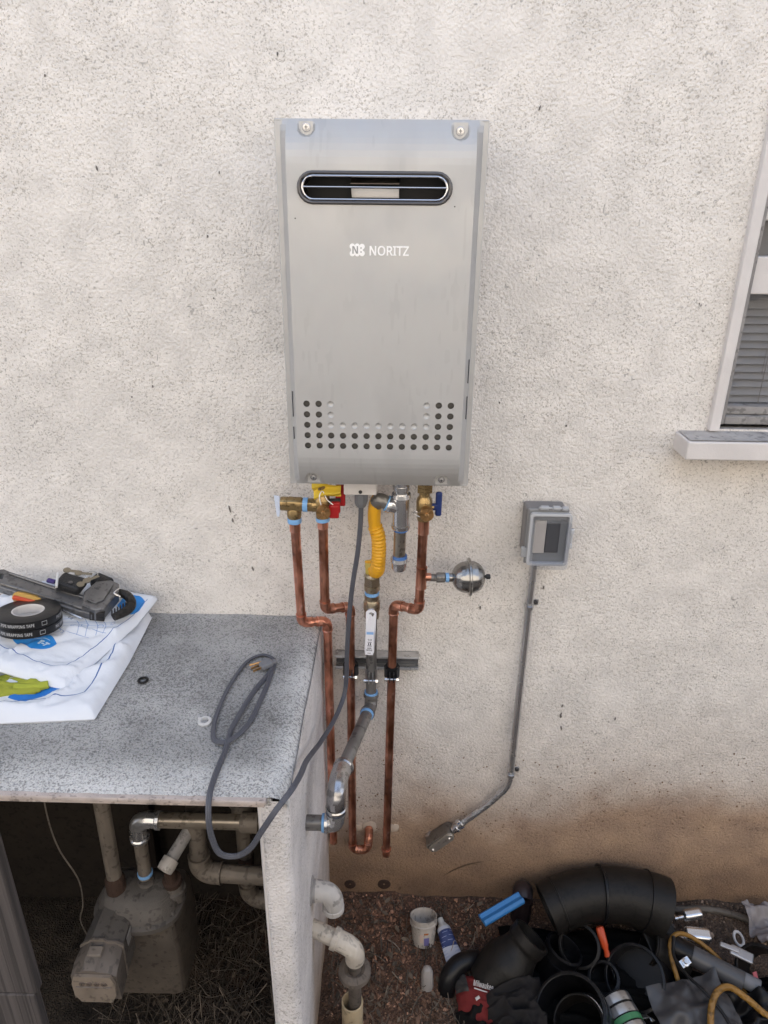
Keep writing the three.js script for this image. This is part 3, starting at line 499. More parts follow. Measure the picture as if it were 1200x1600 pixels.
{
  const t = thing('isolation_valve', 'brass hot water valve with red handles under the left of the heater', 'valve', [-0.163, 1.36, 0.112]);
  valveBody(t, -0.163, 0.112);
  part('side_arm', rod(V(-0.186, 1.391, 0.112), V(-0.170, 1.391, 0.112), 0.0155), M.brass, t);
  band(V(-0.163, 1.372, 0.112), V(-0.163, 1.352, 0.112), 0.010, 0.009, 0.0158, M.tapeBlue, t);
  part('handle', [box2(-0.147, -0.125, 1.366, 1.398, 0.118, 0.130, 0.004), rbox(0.020, 0.026, 0.010, 0.003, [-0.132, 1.392, 0.124], [0, 0, 0.0])], M.red, t);
  part('handle', [box2(-0.134, -0.112, 1.388, 1.438, 0.100, 0.111, 0.004)], M.red, t);
  part('stem', rod(V(-0.165, 1.402, 0.118), V(-0.122, 1.404, 0.114), 0.006, 12), M.dark, t);
  part('cable_tie', [sweep(smooth([[-0.164, 1.40, 0.132], [-0.166, 1.425, 0.136], [-0.160, 1.433, 0.132], [-0.15, 1.412, 0.13], [-0.137, 1.402, 0.134]], 20), 0.0012, 6)], M.white, t);
}
{ // yellow tag
  const t = thing('tag', 'crumpled yellow paper tag tied above the red valve handle', 'tag', [-0.155, 1.42, 0.135]);
  const us = Array.from({ length: 22 }, (_, i) => i / 21), vs = Array.from({ length: 12 }, (_, i) => i / 11);
  const f = off => gridMesh(us, vs.slice().reverse(), (u, v) => [-0.184 + 0.064 * u + 0.006 * v * (1 - u), 1.447 - 0.036 * v + 0.010 * u * v + 0.003 * Math.sin(u * 5), 0.128 + off + 0.006 * Math.sin(v * 9 + u * 3) + 0.004 * (vn(u, v, 5, 130) - 0.5) + (v < 0.3 ? -0.012 * (0.3 - v) : 0)]);
  part('sheet', [f(0), f(-0.0006)], M.yellowTag, t);
}
{
  const t = thing('isolation_valve', 'brass cold water valve with a blue handle under the right of the heater', 'valve', [0.064, 1.36, 0.112]);
  valveBody(t, 0.064, 0.112);
  part('union_nut', [hexNut(V(0.064, 1.428, 0.112), V(0.064, 1.455, 0.112), 0.0185), rod(V(0.064, 1.455, 0.112), V(0.064, 1.475, 0.112), 0.0145)], M.brass, t);
  part('handle', [box2(0.0885, 0.103, 1.370, 1.428, 0.106, 0.117, 0.005), rbox(0.022, 0.016, 0.011, 0.004, [0.085, 1.392, 0.1115])], M.blueHandle, t);
  part('stem', rod(V(0.07, 1.392, 0.112), V(0.086, 1.392, 0.112), 0.0065, 12), M.brass, t);
  part('lead_wire', sweep(smooth([[0.051, 1.384, 0.128], [0.044, 1.388, 0.128], [0.040, 1.381, 0.126], [0.048, 1.378, 0.13], [0.060, 1.377, 0.142]], 20), 0.0011, 6), M.galv, t);
}
{ // water hammer arrestor
  const t = thing('expansion_tank', 'small round brushed steel expansion tank on the cold water branch', 'tank', [0.172, 1.21, 0.102]);
  const a = V(0.135, 1.209, 0.102), b = V(0.225, 1.212, 0.1), pr = [];
  for (let k = 0; k <= 12; k++) { const w = k / 12 * Math.PI / 2; pr.push([0.037 - 0.037 * Math.cos(w), Math.max(0.008, 0.0375 * Math.sin(w) ** 0.8)]); }
  pr.push([0.0372, 0.0435], [0.0385, 0.0455], [0.0425, 0.0455], [0.0440, 0.0435], [0.0442, 0.0378]);
  for (let k = 0; k <= 10; k++) { const w = k / 10 * 1.18; pr.push([0.046 + 0.032 * Math.sin(w), 0.0375 * Math.cos(w)]); }
  pr.push([0.0757, 0.013], [0.0757, 0]);
  part('shell', turned(a, b, pr, 40), M.brushed = std([0.40, 0.40, 0.40], 0.36, 0.95, { roughnessMap: T.smudge, map: T.grime }), t);
  part('air_valve', turned(V(0.209, 1.2115, 0.1), V(0.225, 1.212, 0.1), [[0, 0.004], [0.006, 0.004], [0.0065, 0.0062], [0.014, 0.006], [0.0158, 0.0045], [0.0158, 0]], 14), M.dark, t);
  part('nipple', turned(V(0.084, 1.2095, 0.1055), V(0.120, 1.209, 0.1025), [[0, 0.0088], [0.014, 0.0088], [0.0145, 0.0115], [0.017, 0.0122], [0.033, 0.0120], [0.035, 0.010], [0.035, 0]], 20), M.blackIron, t);
  band(V(0.084, 1.2095, 0.1055), V(0.14, 1.209, 0.102), 0.036, 0.0075, 0.0112, M.tapeBlue, t);
  part('neck', rod(V(0.126, 1.209, 0.102), V(0.140, 1.209, 0.102), 0.0105), M.brushed, t);
}
// ---------- gas line ----------
{
  const t = thing('drip_leg', 'shiny steel gas tee and capped drip leg with blue thread tape', 'pipe fitting', [0.012, 1.245, 0.12]);
  const x = 0.0125, z = 0.120, top = V(x, 1.470, z), bot = V(x, 1.236, z);
  part('nipple', [rod(V(x, 1.42, z), V(x, 1.47, z), 0.0165), turned(V(x, 1.436, z), V(x, 1.444, z), [[0, 0.015], [0, 0.0185], [0.008, 0.0185], [0.008, 0.015]])], M.steel, t);
  band(top, bot, 0.0445, 0.009, 0.0187, M.tapeDeep, t);
  part('tee', [turned(V(x, 1.4265, z), V(x, 1.342, z), [[0, 0.014], [0, 0.0205], [0.003, 0.0215], [0.009, 0.0215], [0.0105, 0.0190], [0.074, 0.0187], [0.0755, 0.0212], [0.082, 0.0212], [0.0845, 0.020], [0.0845, 0.014]], 28), turned(V(x, 1.388, z), V(-0.023, 1.404, z), [[0, 0.015], [0.022, 0.0172], [0.023, 0.0200], [0.031, 0.0200], [0.033, 0.0188], [0.033, 0.01]], 24)], M.steel, t);
  band(V(x, 1.345, z), bot, 0.001, 0.008, 0.0165, M.tapeDeep, t);
  part('lower_nipple', rod(V(x - 0.001, 1.345, z), V(x - 0.002, 1.262, z), 0.0140), std([0.52, 0.48, 0.42], 0.28, 0.95, { map: T.grime }), t);
  band(V(x - 0.001, 1.345, z), bot, 0.071, 0.010, 0.0165, M.tapeDeep, t);
  part('cap', turned(V(x - 0.002, 1.268, z), V(x - 0.002, 1.237, z), [[0, 0.014], [0, 0.0190], [0.002, 0.0197], [0.009, 0.0197], [0.011, 0.0178], [0.026, 0.0172], [0.031, 0.0145], [0.031, 0]], 26), M.steel, t);
  part('elbow', [sweep(smooth([[-0.019, 1.402, z], [-0.032, 1.410, z], [-0.041, 1.405, z - 0.006], [-0.043, 1.392, z - 0.012]], 14), 0.0150, 16)], M.blackIron, t);
  band(V(-0.014, 1.400, z), V(-0.03, 1.407, z), 0.0, 0.007, 0.0185, M.tapeBlue, t);
}
{
  const t = thing('gas_connector', 'yellow corrugated flexible gas connector hose', 'hose', [-0.045, 1.2, 0.09]);
  const upper = smooth([[-0.0385, 1.413, 0.114], [-0.0445, 1.398, 0.110], [-0.0475, 1.365, 0.106], [-0.046, 1.335, 0.104]], 24);
  part('sleeve', [sweep(upper, t => 0.0135 + 0.0015 * Math.sin(t * 3), 16)], M.yellowHose, t);
  const c = smooth([[-0.046, 1.340, 0.104], [-0.0385, 1.315, 0.104], [-0.0365, 1.285, 0.101], [-0.0375, 1.245, 0.096], [-0.0395, 1.217, 0.085], [-0.046, 1.203, 0.067], [-0.052, 1.204, 0.052], [-0.0555, 1.222, 0.045]], 420);
  part('corrugated_hose', sweep(c, (t, s) => 0.0132 + 0.0040 * Math.pow(Math.abs(Math.sin(s * Math.PI / 0.0086)), 0.6), 18), M.yellowHose, t);
  part('flare_cuff', turned(V(-0.0575, 1.222, 0.046), V(-0.0535, 1.186, 0.062), [[0, 0.010], [0, 0.0135], [0.010, 0.0145], [0.030, 0.0150], [0.034, 0.0135], [0.034, 0.01]]), std([0.62, 0.48, 0.10], 0.5), t);
}
{
  const t = thing('gas_valve', 'brass gas shutoff valve with a long white printed handle hanging down', 'valve', [-0.055, 1.06, 0.06]);
  part('union', [turned(V(-0.0535, 1.194, 0.060), V(-0.0535, 1.120, 0.060), [[0, 0.010], [0, 0.0155], [0.004, 0.0175], [0.006, 0.0195], [0.008, 0.0160], [0.030, 0.0160], [0.032, 0.0195], [0.044, 0.0195], [0.046, 0.0160], [0.050, 0.0160], [0.050, 0.010]]), hexNut(V(-0.0535, 1.184, 0.06), V(-0.0535, 1.164, 0.06), 0.0205)], M.nickel = std([0.46, 0.40, 0.30], 0.33, 0.9, { map: T.grime }), t);
  band(V(-0.0535, 1.194, 0.06), V(-0.0535, 1.0, 0.06), 0.0505, 0.009, 0.0180, M.tapeBlue, t);
  part('body', turned(V(-0.0537, 1.136, 0.060), V(-0.054, 1.070, 0.060), [[0, 0.012], [0, 0.0185], [0.010, 0.0190], [0.014, 0.0175], [0.022, 0.0205], [0.042, 0.0205], [0.048, 0.0175], [0.052, 0.0190], [0.064, 0.0185], [0.066, 0.012]]), M.nickel, t);
  part('stem_nut', [turned(V(-0.054, 1.100, 0.078), V(-0.0545, 1.098, 0.096), [[0, 0.010], [0.006, 0.010], [0.006, 0.0115], [0.008, 0.0125], [0.0095, 0.0115], [0.0095, 0.0060], [0.018, 0.0060], [0.018, 0]], 16), hexNut(V(-0.0545, 1.0985, 0.0895), V(-0.0545, 1.098, 0.095), 0.0085)], M.galv, t);
  const s = new THREE.Shape(); s.absarc(0, 0, 0.013, 0.35, Math.PI - 0.35, false); s.lineTo(-0.0105, -0.03); s.lineTo(-0.0115, -0.098); s.absarc(0, -0.098, 0.0112, Math.PI, Math.PI * 2, false); s.lineTo(0.0122, -0.03); s.closePath();
  const g = new THREE.ExtrudeGeometry(s, { depth: 0.002, bevelEnabled: true, bevelSize: 0.0007, bevelThickness: 0.0007, bevelSegments: 2 });
  const q = g.attributes.position; for (let i = 0; i < q.count; i++) { const y = q.getY(i); q.setZ(i, q.getZ(i) + 0.010 * sstep(-0.012, -0.035, y)); } g.computeVertexNormals();
  g.rotateZ(-0.035); g.translate(-0.0545, 1.098, 0.0915);
  const handle = part('handle', g, std([0.80, 0.80, 0.84], 0.4), t);
  const c = document.createElement('canvas'); c.width = 96; c.height = 320; const x = c.getContext('2d');
  x.fillStyle = '#e6e6ec'; x.fillRect(0, 0, 96, 320); x.fillStyle = '#8fb7e6'; x.fillRect(6, 0, 84, 34); x.fillStyle = '#23252b';
  x.font = 'bold 34px sans-serif'; x.textAlign = 'center'; x.fillText('1/2', 48, 120); x.fillRect(24, 136, 48, 8); x.fillRect(30, 152, 12, 30); x.fillRect(52, 152, 14, 30); x.fillRect(22, 188, 52, 10); x.font = 'bold 30px sans-serif'; x.fillText('600', 48, 236); x.fillText('WOG', 48, 264); x.font = 'bold 24px sans-serif'; x.fillText('5-G', 48, 304);
  const ct = new THREE.CanvasTexture(c); ct.colorSpace = THREE.SRGBColorSpace;
  const pg = new THREE.PlaneGeometry(0.0195, 0.066); pg.rotateZ(-0.035); pg.translate(-0.0575, 1.023, 0.1055);
  part('printed_label', pg, new THREE.MeshStandardMaterial({ map: ct, roughness: 0.45 }), handle);
}
{
  const t = thing('gas_pipe', 'dark steel gas pipe with blue taped elbows leading into the side of the enclosure', 'pipe', [-0.055, 0.8, 0.06]);
  part('riser', sweep([V(-0.054, 1.072, 0.060), V(-0.0545, 0.96, 0.059), V(-0.055, 0.825, 0.058)], 0.0133, 20), M.blackIron, t);
  const a = V(-0.055, 0.835, 0.058), k = V(-0.056, 0.802, 0.064), d = V(-0.115, 0.838, 0.362).sub(k).normalize(), k2 = k.clone().addScaledVector(d, 0.035);
  part('elbow', [sweep(smooth([[-0.055, 0.829, 0.058], [-0.0552, 0.815, 0.0585], [-0.0562, 0.803, 0.068], k.clone().addScaledVector(d, 0.022).toArray(), k2.toArray()], 16), 0.0168, 20), turned(a, k, [[-0.002, 0.013], [-0.002, 0.0195], [0.006, 0.0198], [0.009, 0.017]], 20), turned(k2.clone().addScaledVector(d, 0.004), k, [[0, 0.013], [0, 0.0195], [0.008, 0.0198], [0.011, 0.017]], 20)], M.blackIron, t);
  band(a, V(-0.055, 0.8, 0.058), -0.009, 0.008, 0.0175, M.tapeBlue, t);
  band(k2, k2.clone().add(d), 0.003, 0.009, 0.0175, M.tapeBlue, t);
  const e0 = V(-0.113, 0.836, 0.345), e1 = V(-0.1185, 0.795, 0.399);
  part('cross_pipe', sweep([k2, k2.clone().lerp(e0, 0.5), e0], 0.0150, 20), M.blackIron, t);
  const elb = smooth([e0.clone().addScaledVector(d, -0.03).toArray(), e0.toArray(), [-0.1158, 0.8385, 0.373], [-0.1178, 0.830, 0.394], [-0.1185, 0.812, 0.402], e1.toArray()], 22);
  part('large_elbow', [sweep(elb, 0.0212, 24), turned(elb[0], elb[3], [[-0.001, 0.014], [-0.001, 0.0232], [0.007, 0.0238], [0.010, 0.0212]], 24), turned(V(-0.1186, 0.790, 0.4015), V(-0.1185, 0.812, 0.402), [[0, 0.014], [0, 0.0232], [0.006, 0.0236], [0.009, 0.0212]], 24)], M.galvBright = std([0.55, 0.55, 0.57], 0.26, 0.95, { map: T.grime }), t);
  part('close_nipple', rod(V(-0.1186, 0.797, 0.4015), V(-0.1186, 0.768, 0.4035), 0.0168), M.steel, t);
  band(V(-0.1186, 0.790, 0.4015), V(-0.1186, 0.768, 0.4035), 0.006, 0.009, 0.0192, M.tapeDeep, t);
  part('lower_elbow', [sweep(smooth([[-0.1186, 0.780, 0.403], [-0.1188, 0.768, 0.404], [-0.1215, 0.758, 0.4055], [-0.130, 0.7545, 0.406], [-0.1405, 0.7545, 0.4065]], 18), 0.0198, 22), turned(V(-0.144, 0.7545, 0.4065), V(-0.12, 0.7545, 0.406), [[0, 0.014], [0, 0.0225], [0.006, 0.0228], [0.009, 0.0200]], 22), turned(V(-0.1186, 0.784, 0.4025), V(-0.1186, 0.76, 0.404), [[0, 0.014], [0, 0.0222], [0.006, 0.0225], [0.009, 0.0200]], 22)], M.galv, t);
  band(V(-0.150, 0.7545, 0.4065), V(-0.12, 0.7545, 0.406), 0.0, 0.0065, 0.0200, M.tapeBlue, t);
  part('inlet_pipe', rod(V(-0.20, 0.755, 0.407), V(-0.143, 0.7545, 0.4065), 0.0167, 24), M.blackIron, t);
}
// ---------- strut and clamps ----------
{
  const t = thing('strut_channel', 'short galvanised steel strut channel bolted flat on the wall behind the pipes', 'bracket', [-0.04, 0.912, 0.0]);
  const y = 0.912, x0 = -0.150, x1 = 0.068, hh = 0.0205;
  part('channel', [box2(x0, x1, y + hh - 0.003, y + hh, 0.004, 0.030, 0.0008), box2(x0, x1, y - hh, y - hh + 0.003, 0.004, 0.030, 0.0008), box2(x0, x1, y + 0.0135, y + hh - 0.003, 0.0275, 0.030, 0.0008), box2(x0, x1, y - hh + 0.003, y - 0.0135, 0.0275, 0.030, 0.0008), box2(x0, x1, y + 0.0135, y + 0.0155, 0.020, 0.0275, 0.0008), box2(x0, x1, y - 0.0155, y - 0.0135, 0.020, 0.0275, 0.0008)], M.strut, t);
  part('channel_back', box2(x0 + 0.001, x1 - 0.001, y - hh + 0.001, y + hh - 0.001, 0.001, 0.004, 0.0008), std([0.16, 0.16, 0.165], 0.5, 0.7), t);
  for (const x of [-0.130, 0.02, 0.053]) part('slot', turned(V(x, y, 0.0035), V(x, y, 0.0062), [[0, 0.006], [0.001, 0.006], [0.0025, 0.004], [0.0025, 0]], 12), M.dark, t);
}
const clampLabels = ['black cushioned pipe clamp on the hot water copper pipe', 'steel pipe clamp with two bolts on the dark gas pipe', 'black cushioned pipe clamp on the cold water copper pipe'];
[[-0.1082, 0.047, 0.0111, 1], [-0.0548, 0.0585, 0.0133, 0], [-0.0018, 0.053, 0.0111, 1]].forEach(([x, z, r, cush], i) => {
  const t = thing('pipe_clamp', clampLabels[i], 'clamp', [x, 0.9, z], 'pipe clamps on the strut channel'), y = 0.905;
  if (cush) part('cushion', turned(V(x, y - 0.019, z), V(x, y + 0.019, z), [[0, r], [0, r + 0.0055], [0.003, r + 0.0065], [0.035, r + 0.0065], [0.038, r + 0.0055], [0.038, r]], 20), M.rubber, t);
  for (const s of [-1, 1]) part('half_band', [sweep(Array.from({ length: 9 }, (_, k) => { const a = -0.35 + 3.5 * k / 8 / 1.25; return V(x + s * (r + (cush ? 0.008 : 0.002)) * Math.sin(a), y, z - (r + (cush ? 0.008 : 0.002)) * Math.cos(a)); }), 1, 4, { prof: [[-0.001, -0.014], [0.001, -0.014], [0.001, 0.014], [-0.001, 0.014]].map(p => [p[0], p[1]]), up: V(0, 1, 0) }), box2(x + s * 0.005 - 0.0012, x + s * 0.005 + 0.0012, y - 0.014, y + 0.010, z + r + (cush ? 0.006 : 0.001), z + r + 0.020, 0.0005)], cush ? M.dark : M.strut, t);
  part('bolt', [rod(V(x - 0.019, y - 0.008, z + r + 0.013), V(x + 0.019, y - 0.008, z + r + 0.013), 0.0028, 10), turned(V(x - 0.018, y - 0.008, z + r + 0.013), V(x - 0.012, y - 0.008, z + r + 0.013), [[0, 0], [0, 0.0055], [0.004, 0.006], [0.006, 0.0055], [0.006, 0]], 12), hexNut(V(x + 0.012, y - 0.008, z + r + 0.013), V(x + 0.018, y - 0.008, z + r + 0.013), 0.0065)], M.steel, t);
});
// ---------- power cord ----------
{
  const t = thing('power_cord', 'grey three pronged power cord looped on top of the enclosure', 'cord', [-0.3, 1.04, 0.3]);
  part('cable_gland', [turned(V(-0.0755, 1.434, 0.121), V(-0.0760, 1.393, 0.123), [[0, 0.012], [0.003, 0.012], [0.0035, 0.0155], [0.028, 0.0150], [0.036, 0.0125], [0.041, 0.0085], [0.041, 0]], 8)], M.greyPlastic, t);
  const pr = []; for (let i = 0; i < 30; i++) { const a = i / 30 * 6.2832, c = Math.cos(a), s = Math.sin(a); const x = 0.0056 * c; pr.push([x, Math.sign(s) * (0.0018 * Math.abs(s) + 0.0016 * Math.abs(s) * Math.abs(Math.cos(x / 0.0056 * Math.PI * 1.5)))]); }
  const pts = smooth([[-0.0757, 1.405, 0.122], [-0.077, 1.36, 0.128], [-0.083, 1.29, 0.133], [-0.096, 1.20, 0.134], [-0.106, 1.10, 0.130], [-0.1115, 1.0, 0.130], [-0.113, 0.945, 0.128], [-0.118, 0.898, 0.142], [-0.134, 0.878, 0.20], [-0.158, 0.902, 0.316], [-0.163, 0.965, 0.42], [-0.166, 1.012, 0.50], [-0.168, 1.037, 0.56], [-0.178, 1.045, 0.605], [-0.201, 1.030, 0.637], [-0.226, 0.990, 0.645], [-0.252, 0.944, 0.645], [-0.280, 0.920, 0.640], [-0.304, 0.932, 0.646], [-0.317, 0.968, 0.644], [-0.3215, 1.012, 0.636], [-0.3235, 1.036, 0.612], [-0.3245, 1.0375, 0.57], [-0.323, 1.0365, 0.53], [-0.321, 1.0365, 0.50], [-0.322, 1.0385, 0.445], [-0.313, 1.0385, 0.385], [-0.298, 1.037, 0.31], [-0.282, 1.036, 0.262], [-0.272, 1.036, 0.225], [-0.279, 1.036, 0.194], [-0.305, 1.036, 0.180], [-0.332, 1.036, 0.200], [-0.350, 1.036, 0.255], [-0.362, 1.035, 0.345], [-0.361, 1.034, 0.425], [-0.350, 1.034, 0.466], [-0.328, 1.038, 0.478], [-0.306, 1.037, 0.455], [-0.290, 1.035, 0.41], [-0.2800, 1.035, 0.335], [-0.2745, 1.035, 0.275], [-0.276, 1.036, 0.236], [-0.288, 1.042, 0.220]], 420);
  part('cable', sweep(pts, 1, 30, { prof: pr, up: V(0, 0, 1) }), M.cord, t);
  const plug = part('plug', [rbox(0.026, 0.016, 0.032, 0.006, [-0.290, 1.043, 0.226], [0.1, -0.9, 0.1]), rbox(0.012, 0.011, 0.02, 0.004, [-0.277, 1.041, 0.216], [0, -0.9, 0])], M.greyPlastic, t);
  for (const [dx, dz] of [[0, 0], [0.007, 0.009]]) part('prong', rbox(0.0205, 0.0062, 0.0016, 0.0004, [-0.312 + dx, 1.044, 0.239 + dz], [0, 0.66, 0]), M.bronze, plug);
  part('ground_prong', rod(V(-0.300, 1.0485, 0.226), V(-0.3245, 1.0475, 0.2375), 0.0024, 10), M.bronze, plug);
}
// ---------- covered outlet and conduit ----------
{
  const t = thing('outlet_box', 'grey weatherproof outlet box with a clear bubble cover on the wall', 'outlet', [0.35, 1.29, 0]);
  part('back_box', [box2(0.304, 0.398, 1.243, 1.366, 0.001, 0.048, 0.006)], std([0.205, 0.20, 0.205], 0.55), t);
  part('base_plate', [box2(0.307, 0.402, 1.226, 1.368, 0.049, 0.057, 0.004)], std([0.24, 0.245, 0.25], 0.4), t);
  part('receptacle', [box2(0.352, 0.384, 1.258, 1.335, 0.057, 0.062, 0.003)], std([0.085, 0.085, 0.09], 0.5), t);
  part('faceplate', [box2(0.325, 0.3515, 1.256, 1.340, 0.0572, 0.0605, 0.001)], std([0.56, 0.51, 0.46], 0.5), t);
  const clear = new THREE.MeshPhysicalMaterial({ color: lin(0.93, 0.94, 0.96), roughness: 0.06, transmission: 1, thickness: 0, ior: 1.45 });
  const o = new THREE.Shape(), rs = (p, x0, y0, x1, y1, r) => { p.moveTo(x0 + r, y0); p.lineTo(x1 - r, y0); p.quadraticCurveTo(x1, y0, x1, y0 + r); p.lineTo(x1, y1 - r); p.quadraticCurveTo(x1, y1, x1 - r, y1); p.lineTo(x0 + r, y1); p.quadraticCurveTo(x0, y1, x0, y1 - r); p.lineTo(x0, y0 + r); p.quadraticCurveTo(x0, y0, x0 + r, y0); return p; };
  rs(o, 0.312, 1.228, 0.406, 1.360, 0.010); o.holes.push(rs(new THREE.Path(), 0.3165, 1.2325, 0.4015, 1.3555, 0.007));
  const fr = new THREE.ExtrudeGeometry(o, { depth: 0.010, bevelEnabled: true, bevelSize: 0.0012, bevelThickness: 0.0012, bevelSegments: 2 }); fr.translate(0, 0, 0.059);
  part('cover_rim', fr, std([0.50, 0.51, 0.53], 0.22), t);
  const wall = new THREE.ExtrudeGeometry(rs(new THREE.Shape(), 0.3195, 1.2355, 0.3985, 1.3525, 0.009), { depth: 0.030, bevelEnabled: true, bevelSize: 0.002, bevelThickness: 0.003, bevelSegments: 3 }); wall.translate(0, 0, 0.070);
  part('bubble_cover', wall, clear, t);
  for (const y of [0]) part('hinge', [rod(V(0.334, 1.372, 0.060), V(0.352, 1.372, 0.060), 0.0055, 12), rod(V(0.362, 1.372, 0.060), V(0.378, 1.372, 0.060), 0.0055, 12), rod(V(0.330, 1.372, 0.060), V(0.398, 1.371, 0.060), 0.0028, 10), rod(V(0.384, 1.371, 0.060), V(0.396, 1.371, 0.060), 0.0055, 12)], std([0.40, 0.41, 0.43], 0.35), t);
  part('latch', [rod(V(0.412, 1.322, 0.064), V(0.412, 1.272, 0.064), 0.0022, 8), rbox(0.012, 0.014, 0.010, 0.003, [0.410, 1.315, 0.063]), rbox(0.012, 0.014, 0.010, 0.003, [0.409, 1.278, 0.063])], std([0.55, 0.56, 0.58], 0.3), t);
  part('lock_tab', [rbox(0.014, 0.024, 0.008, 0.003, [0.306, 1.256, 0.058]), rbox(0.010, 0.010, 0.008, 0.003, [0.303, 1.266, 0.058])], std([0.38, 0.39, 0.41], 0.4), t);
}
{
  const t = thing('conduit', 'thin galvanised steel conduit running down the wall from the outlet box', 'conduit', [0.34, 0.3, 0.02]);
  const pts = [V(0.340, 1.245, 0.022), V(0.339, 1.09, 0.021), V(0.338, 0.8, 0.021), V(0.3375, 0.56, 0.021), ...smooth([[0.3375, 0.545, 0.021], [0.335, 0.515, 0.022], [0.325, 0.487, 0.023], [0.306, 0.462, 0.024], [0.276, 0.426, 0.026], [0.227, 0.376, 0.028], [0.203, 0.351, 0.029]], 36)];
  part('tube', sweep(pts, 0.0098, 18), M.galv, t);
  part('box_connector', turned(V(0.340, 1.246, 0.022), V(0.3398, 1.222, 0.022), [[0, 0.012], [0.004, 0.0138], [0.015, 0.0138], [0.019, 0.0115], [0.024, 0.011], [0.024, 0.009]], 18), M.galv, t);
  const dir = V(0.203, 0.351, 0.029).sub(V(0.276, 0.426, 0.026)).normalize(), p = s => V(0.203, 0.351, 0.029).addScaledVector(dir, s);
  part('connector', [turned(p(-0.012), p(0.03), [[0, 0.0100], [0, 0.0135], [0.010, 0.0138], [0.012, 0.0120], [0.018, 0.0120], [0.019, 0.0155], [0.026, 0.0155], [0.027, 0.0120], [0.038, 0.0115], [0.038, 0.009]], 18), turned(p(-0.006).add(V(-0.004, 0.006, 0.004)), p(-0.006).add(V(-0.015, 0.022, 0.010)), [[0, 0.004], [0.010, 0.004], [0.0105, 0.0065], [0.017, 0.006], [0.017, 0]], 12)], M.steel, t);
}
for (const [y, x, lab] of [[1.088, 0.339, 'small steel conduit strap, the upper one below the outlet box'], [0.541, 0.3375, 'small steel conduit strap, the lower one where the conduit bends']]) {
  const t = thing('conduit_strap', lab, 'strap', [x, y, 0], 'straps on the wall conduit');
  part('band', [turned(V(x, y - 0.008, 0.021), V(x, y + 0.008, 0.021), [[0, 0.0098], [0, 0.0112], [0.004, 0.0112], [0.005, 0.0122], [0.011, 0.0122], [0.012, 0.0112], [0.016, 0.0112], [0.016, 0.0098]], 18), box2(x + 0.008, x + 0.027, y - 0.008, y + 0.008, 0.001, 0.003, 0.001)], M.galv, t);
  part('screw', turned(V(x + 0.019, y + 0.002, 0.003), V(x + 0.019, y + 0.002, 0.010), [[0, 0.0062], [0.003, 0.0062], [0.006, 0.0045], [0.007, 0.002], [0.007, 0]], 14), M.darkChrome, t);
}
{ // LB body at the foot of the conduit
  const t = thing('conduit_elbow', 'grey cast conduit elbow body with an oval screwed lid low on the wall', 'conduit fitting', [0.155, 0.3, 0]);
  const ax = V(-0.70, -0.71, 0), c = V(0.150, 0.296, 0.026), ang = Math.atan2(0.71, 0.70);
  const s = new THREE.Shape(); s.moveTo(-0.042, -0.0130); s.lineTo(0.030, -0.0130); s.absarc(0.032, 0, 0.0130, -Math.PI / 2, Math.PI / 2, false); s.lineTo(-0.040, 0.0165); s.lineTo(-0.044, 0.0125); s.closePath();
  const turn = new THREE.Matrix4().makeTranslation(c.x, c.y, 0.004).multiply(new THREE.Matrix4().makeRotationZ(ang));
  const g = new THREE.ExtrudeGeometry(s, { depth: 0.038, bevelEnabled: true, bevelSize: 0.002, bevelThickness: 0.002, bevelSegments: 3, curveSegments: 16 }); g.applyMatrix4(turn);
  part('body', g, std([0.24, 0.225, 0.205], 0.42, 0.6, { map: T.grime }), t);
  const l = new THREE.Shape(); l.absarc(0.033, 0, 0.0115, -Math.PI / 2, Math.PI / 2, false); l.absarc(-0.029, 0.0, 0.0115, Math.PI / 2, Math.PI * 1.5, false); l.closePath();
  const lg = new THREE.ExtrudeGeometry(l, { depth: 0.004, bevelEnabled: true, bevelSize: 0.002, bevelThickness: 0.002, bevelSegments: 3, curveSegments: 16 }); lg.applyMatrix4(turn); lg.translate(0, 0, 0.040);
  const lid = part('lid', lg, std([0.50, 0.47, 0.43], 0.32, 0.7, { map: T.grime }), t);
  for (const q of [0.033, -0.032]) { const p = V(q, 0, 0.046).applyMatrix4(turn); part('lid_screw', turned(p, p.clone().add(V(0, 0, 0.004)), [[0, 0.0042], [0.002, 0.0042], [0.0038, 0.002], [0.0038, 0]], 12), M.steel, lid); }
  const h = V(-0.052, 0.004, 0).applyMatrix4(turn); part('rear_hub', turned(V(h.x + 0.012, h.y + 0.012, -0.005), V(h.x + 0.012, h.y + 0.012, 0.014), [[0, 0.017], [0.012, 0.017], [0.019, 0.014]], 18), M.galv, t);
}
// ---------- gas meter inside the enclosure ----------
function loft(rings) {                                             // rings of equal length -> skin with closed ends
  const pos = [], idx = [], m = rings[0].length;
  rings.forEach(r => r.forEach(p => pos.push(...p)));
  for (let i = 0; i + 1 < rings.length; i++) for (let k = 0; k < m; k++) { const a = i * m + k, b = i * m + (k + 1) % m; idx.push(a, b, a + m, b, b + m, a + m); }
  for (const i of [0, rings.length - 1]) { const c = pos.length / 3, s = [0, 0, 0]; rings[i].forEach(p => p.forEach((v, k) => s[k] += v / m)); pos.push(...s); for (let k = 0; k < m; k++) i ? idx.push(c, i * m + k, i * m + (k + 1) % m) : idx.push(c, (k + 1) % m, k); }
  const g = new THREE.BufferGeometry(); g.setAttribute('position', new THREE.Float32BufferAttribute(pos, 3)); g.setIndex(idx); g.computeVertexNormals();
  return boxUV(toCreasedNormals(g, 0.7));
}
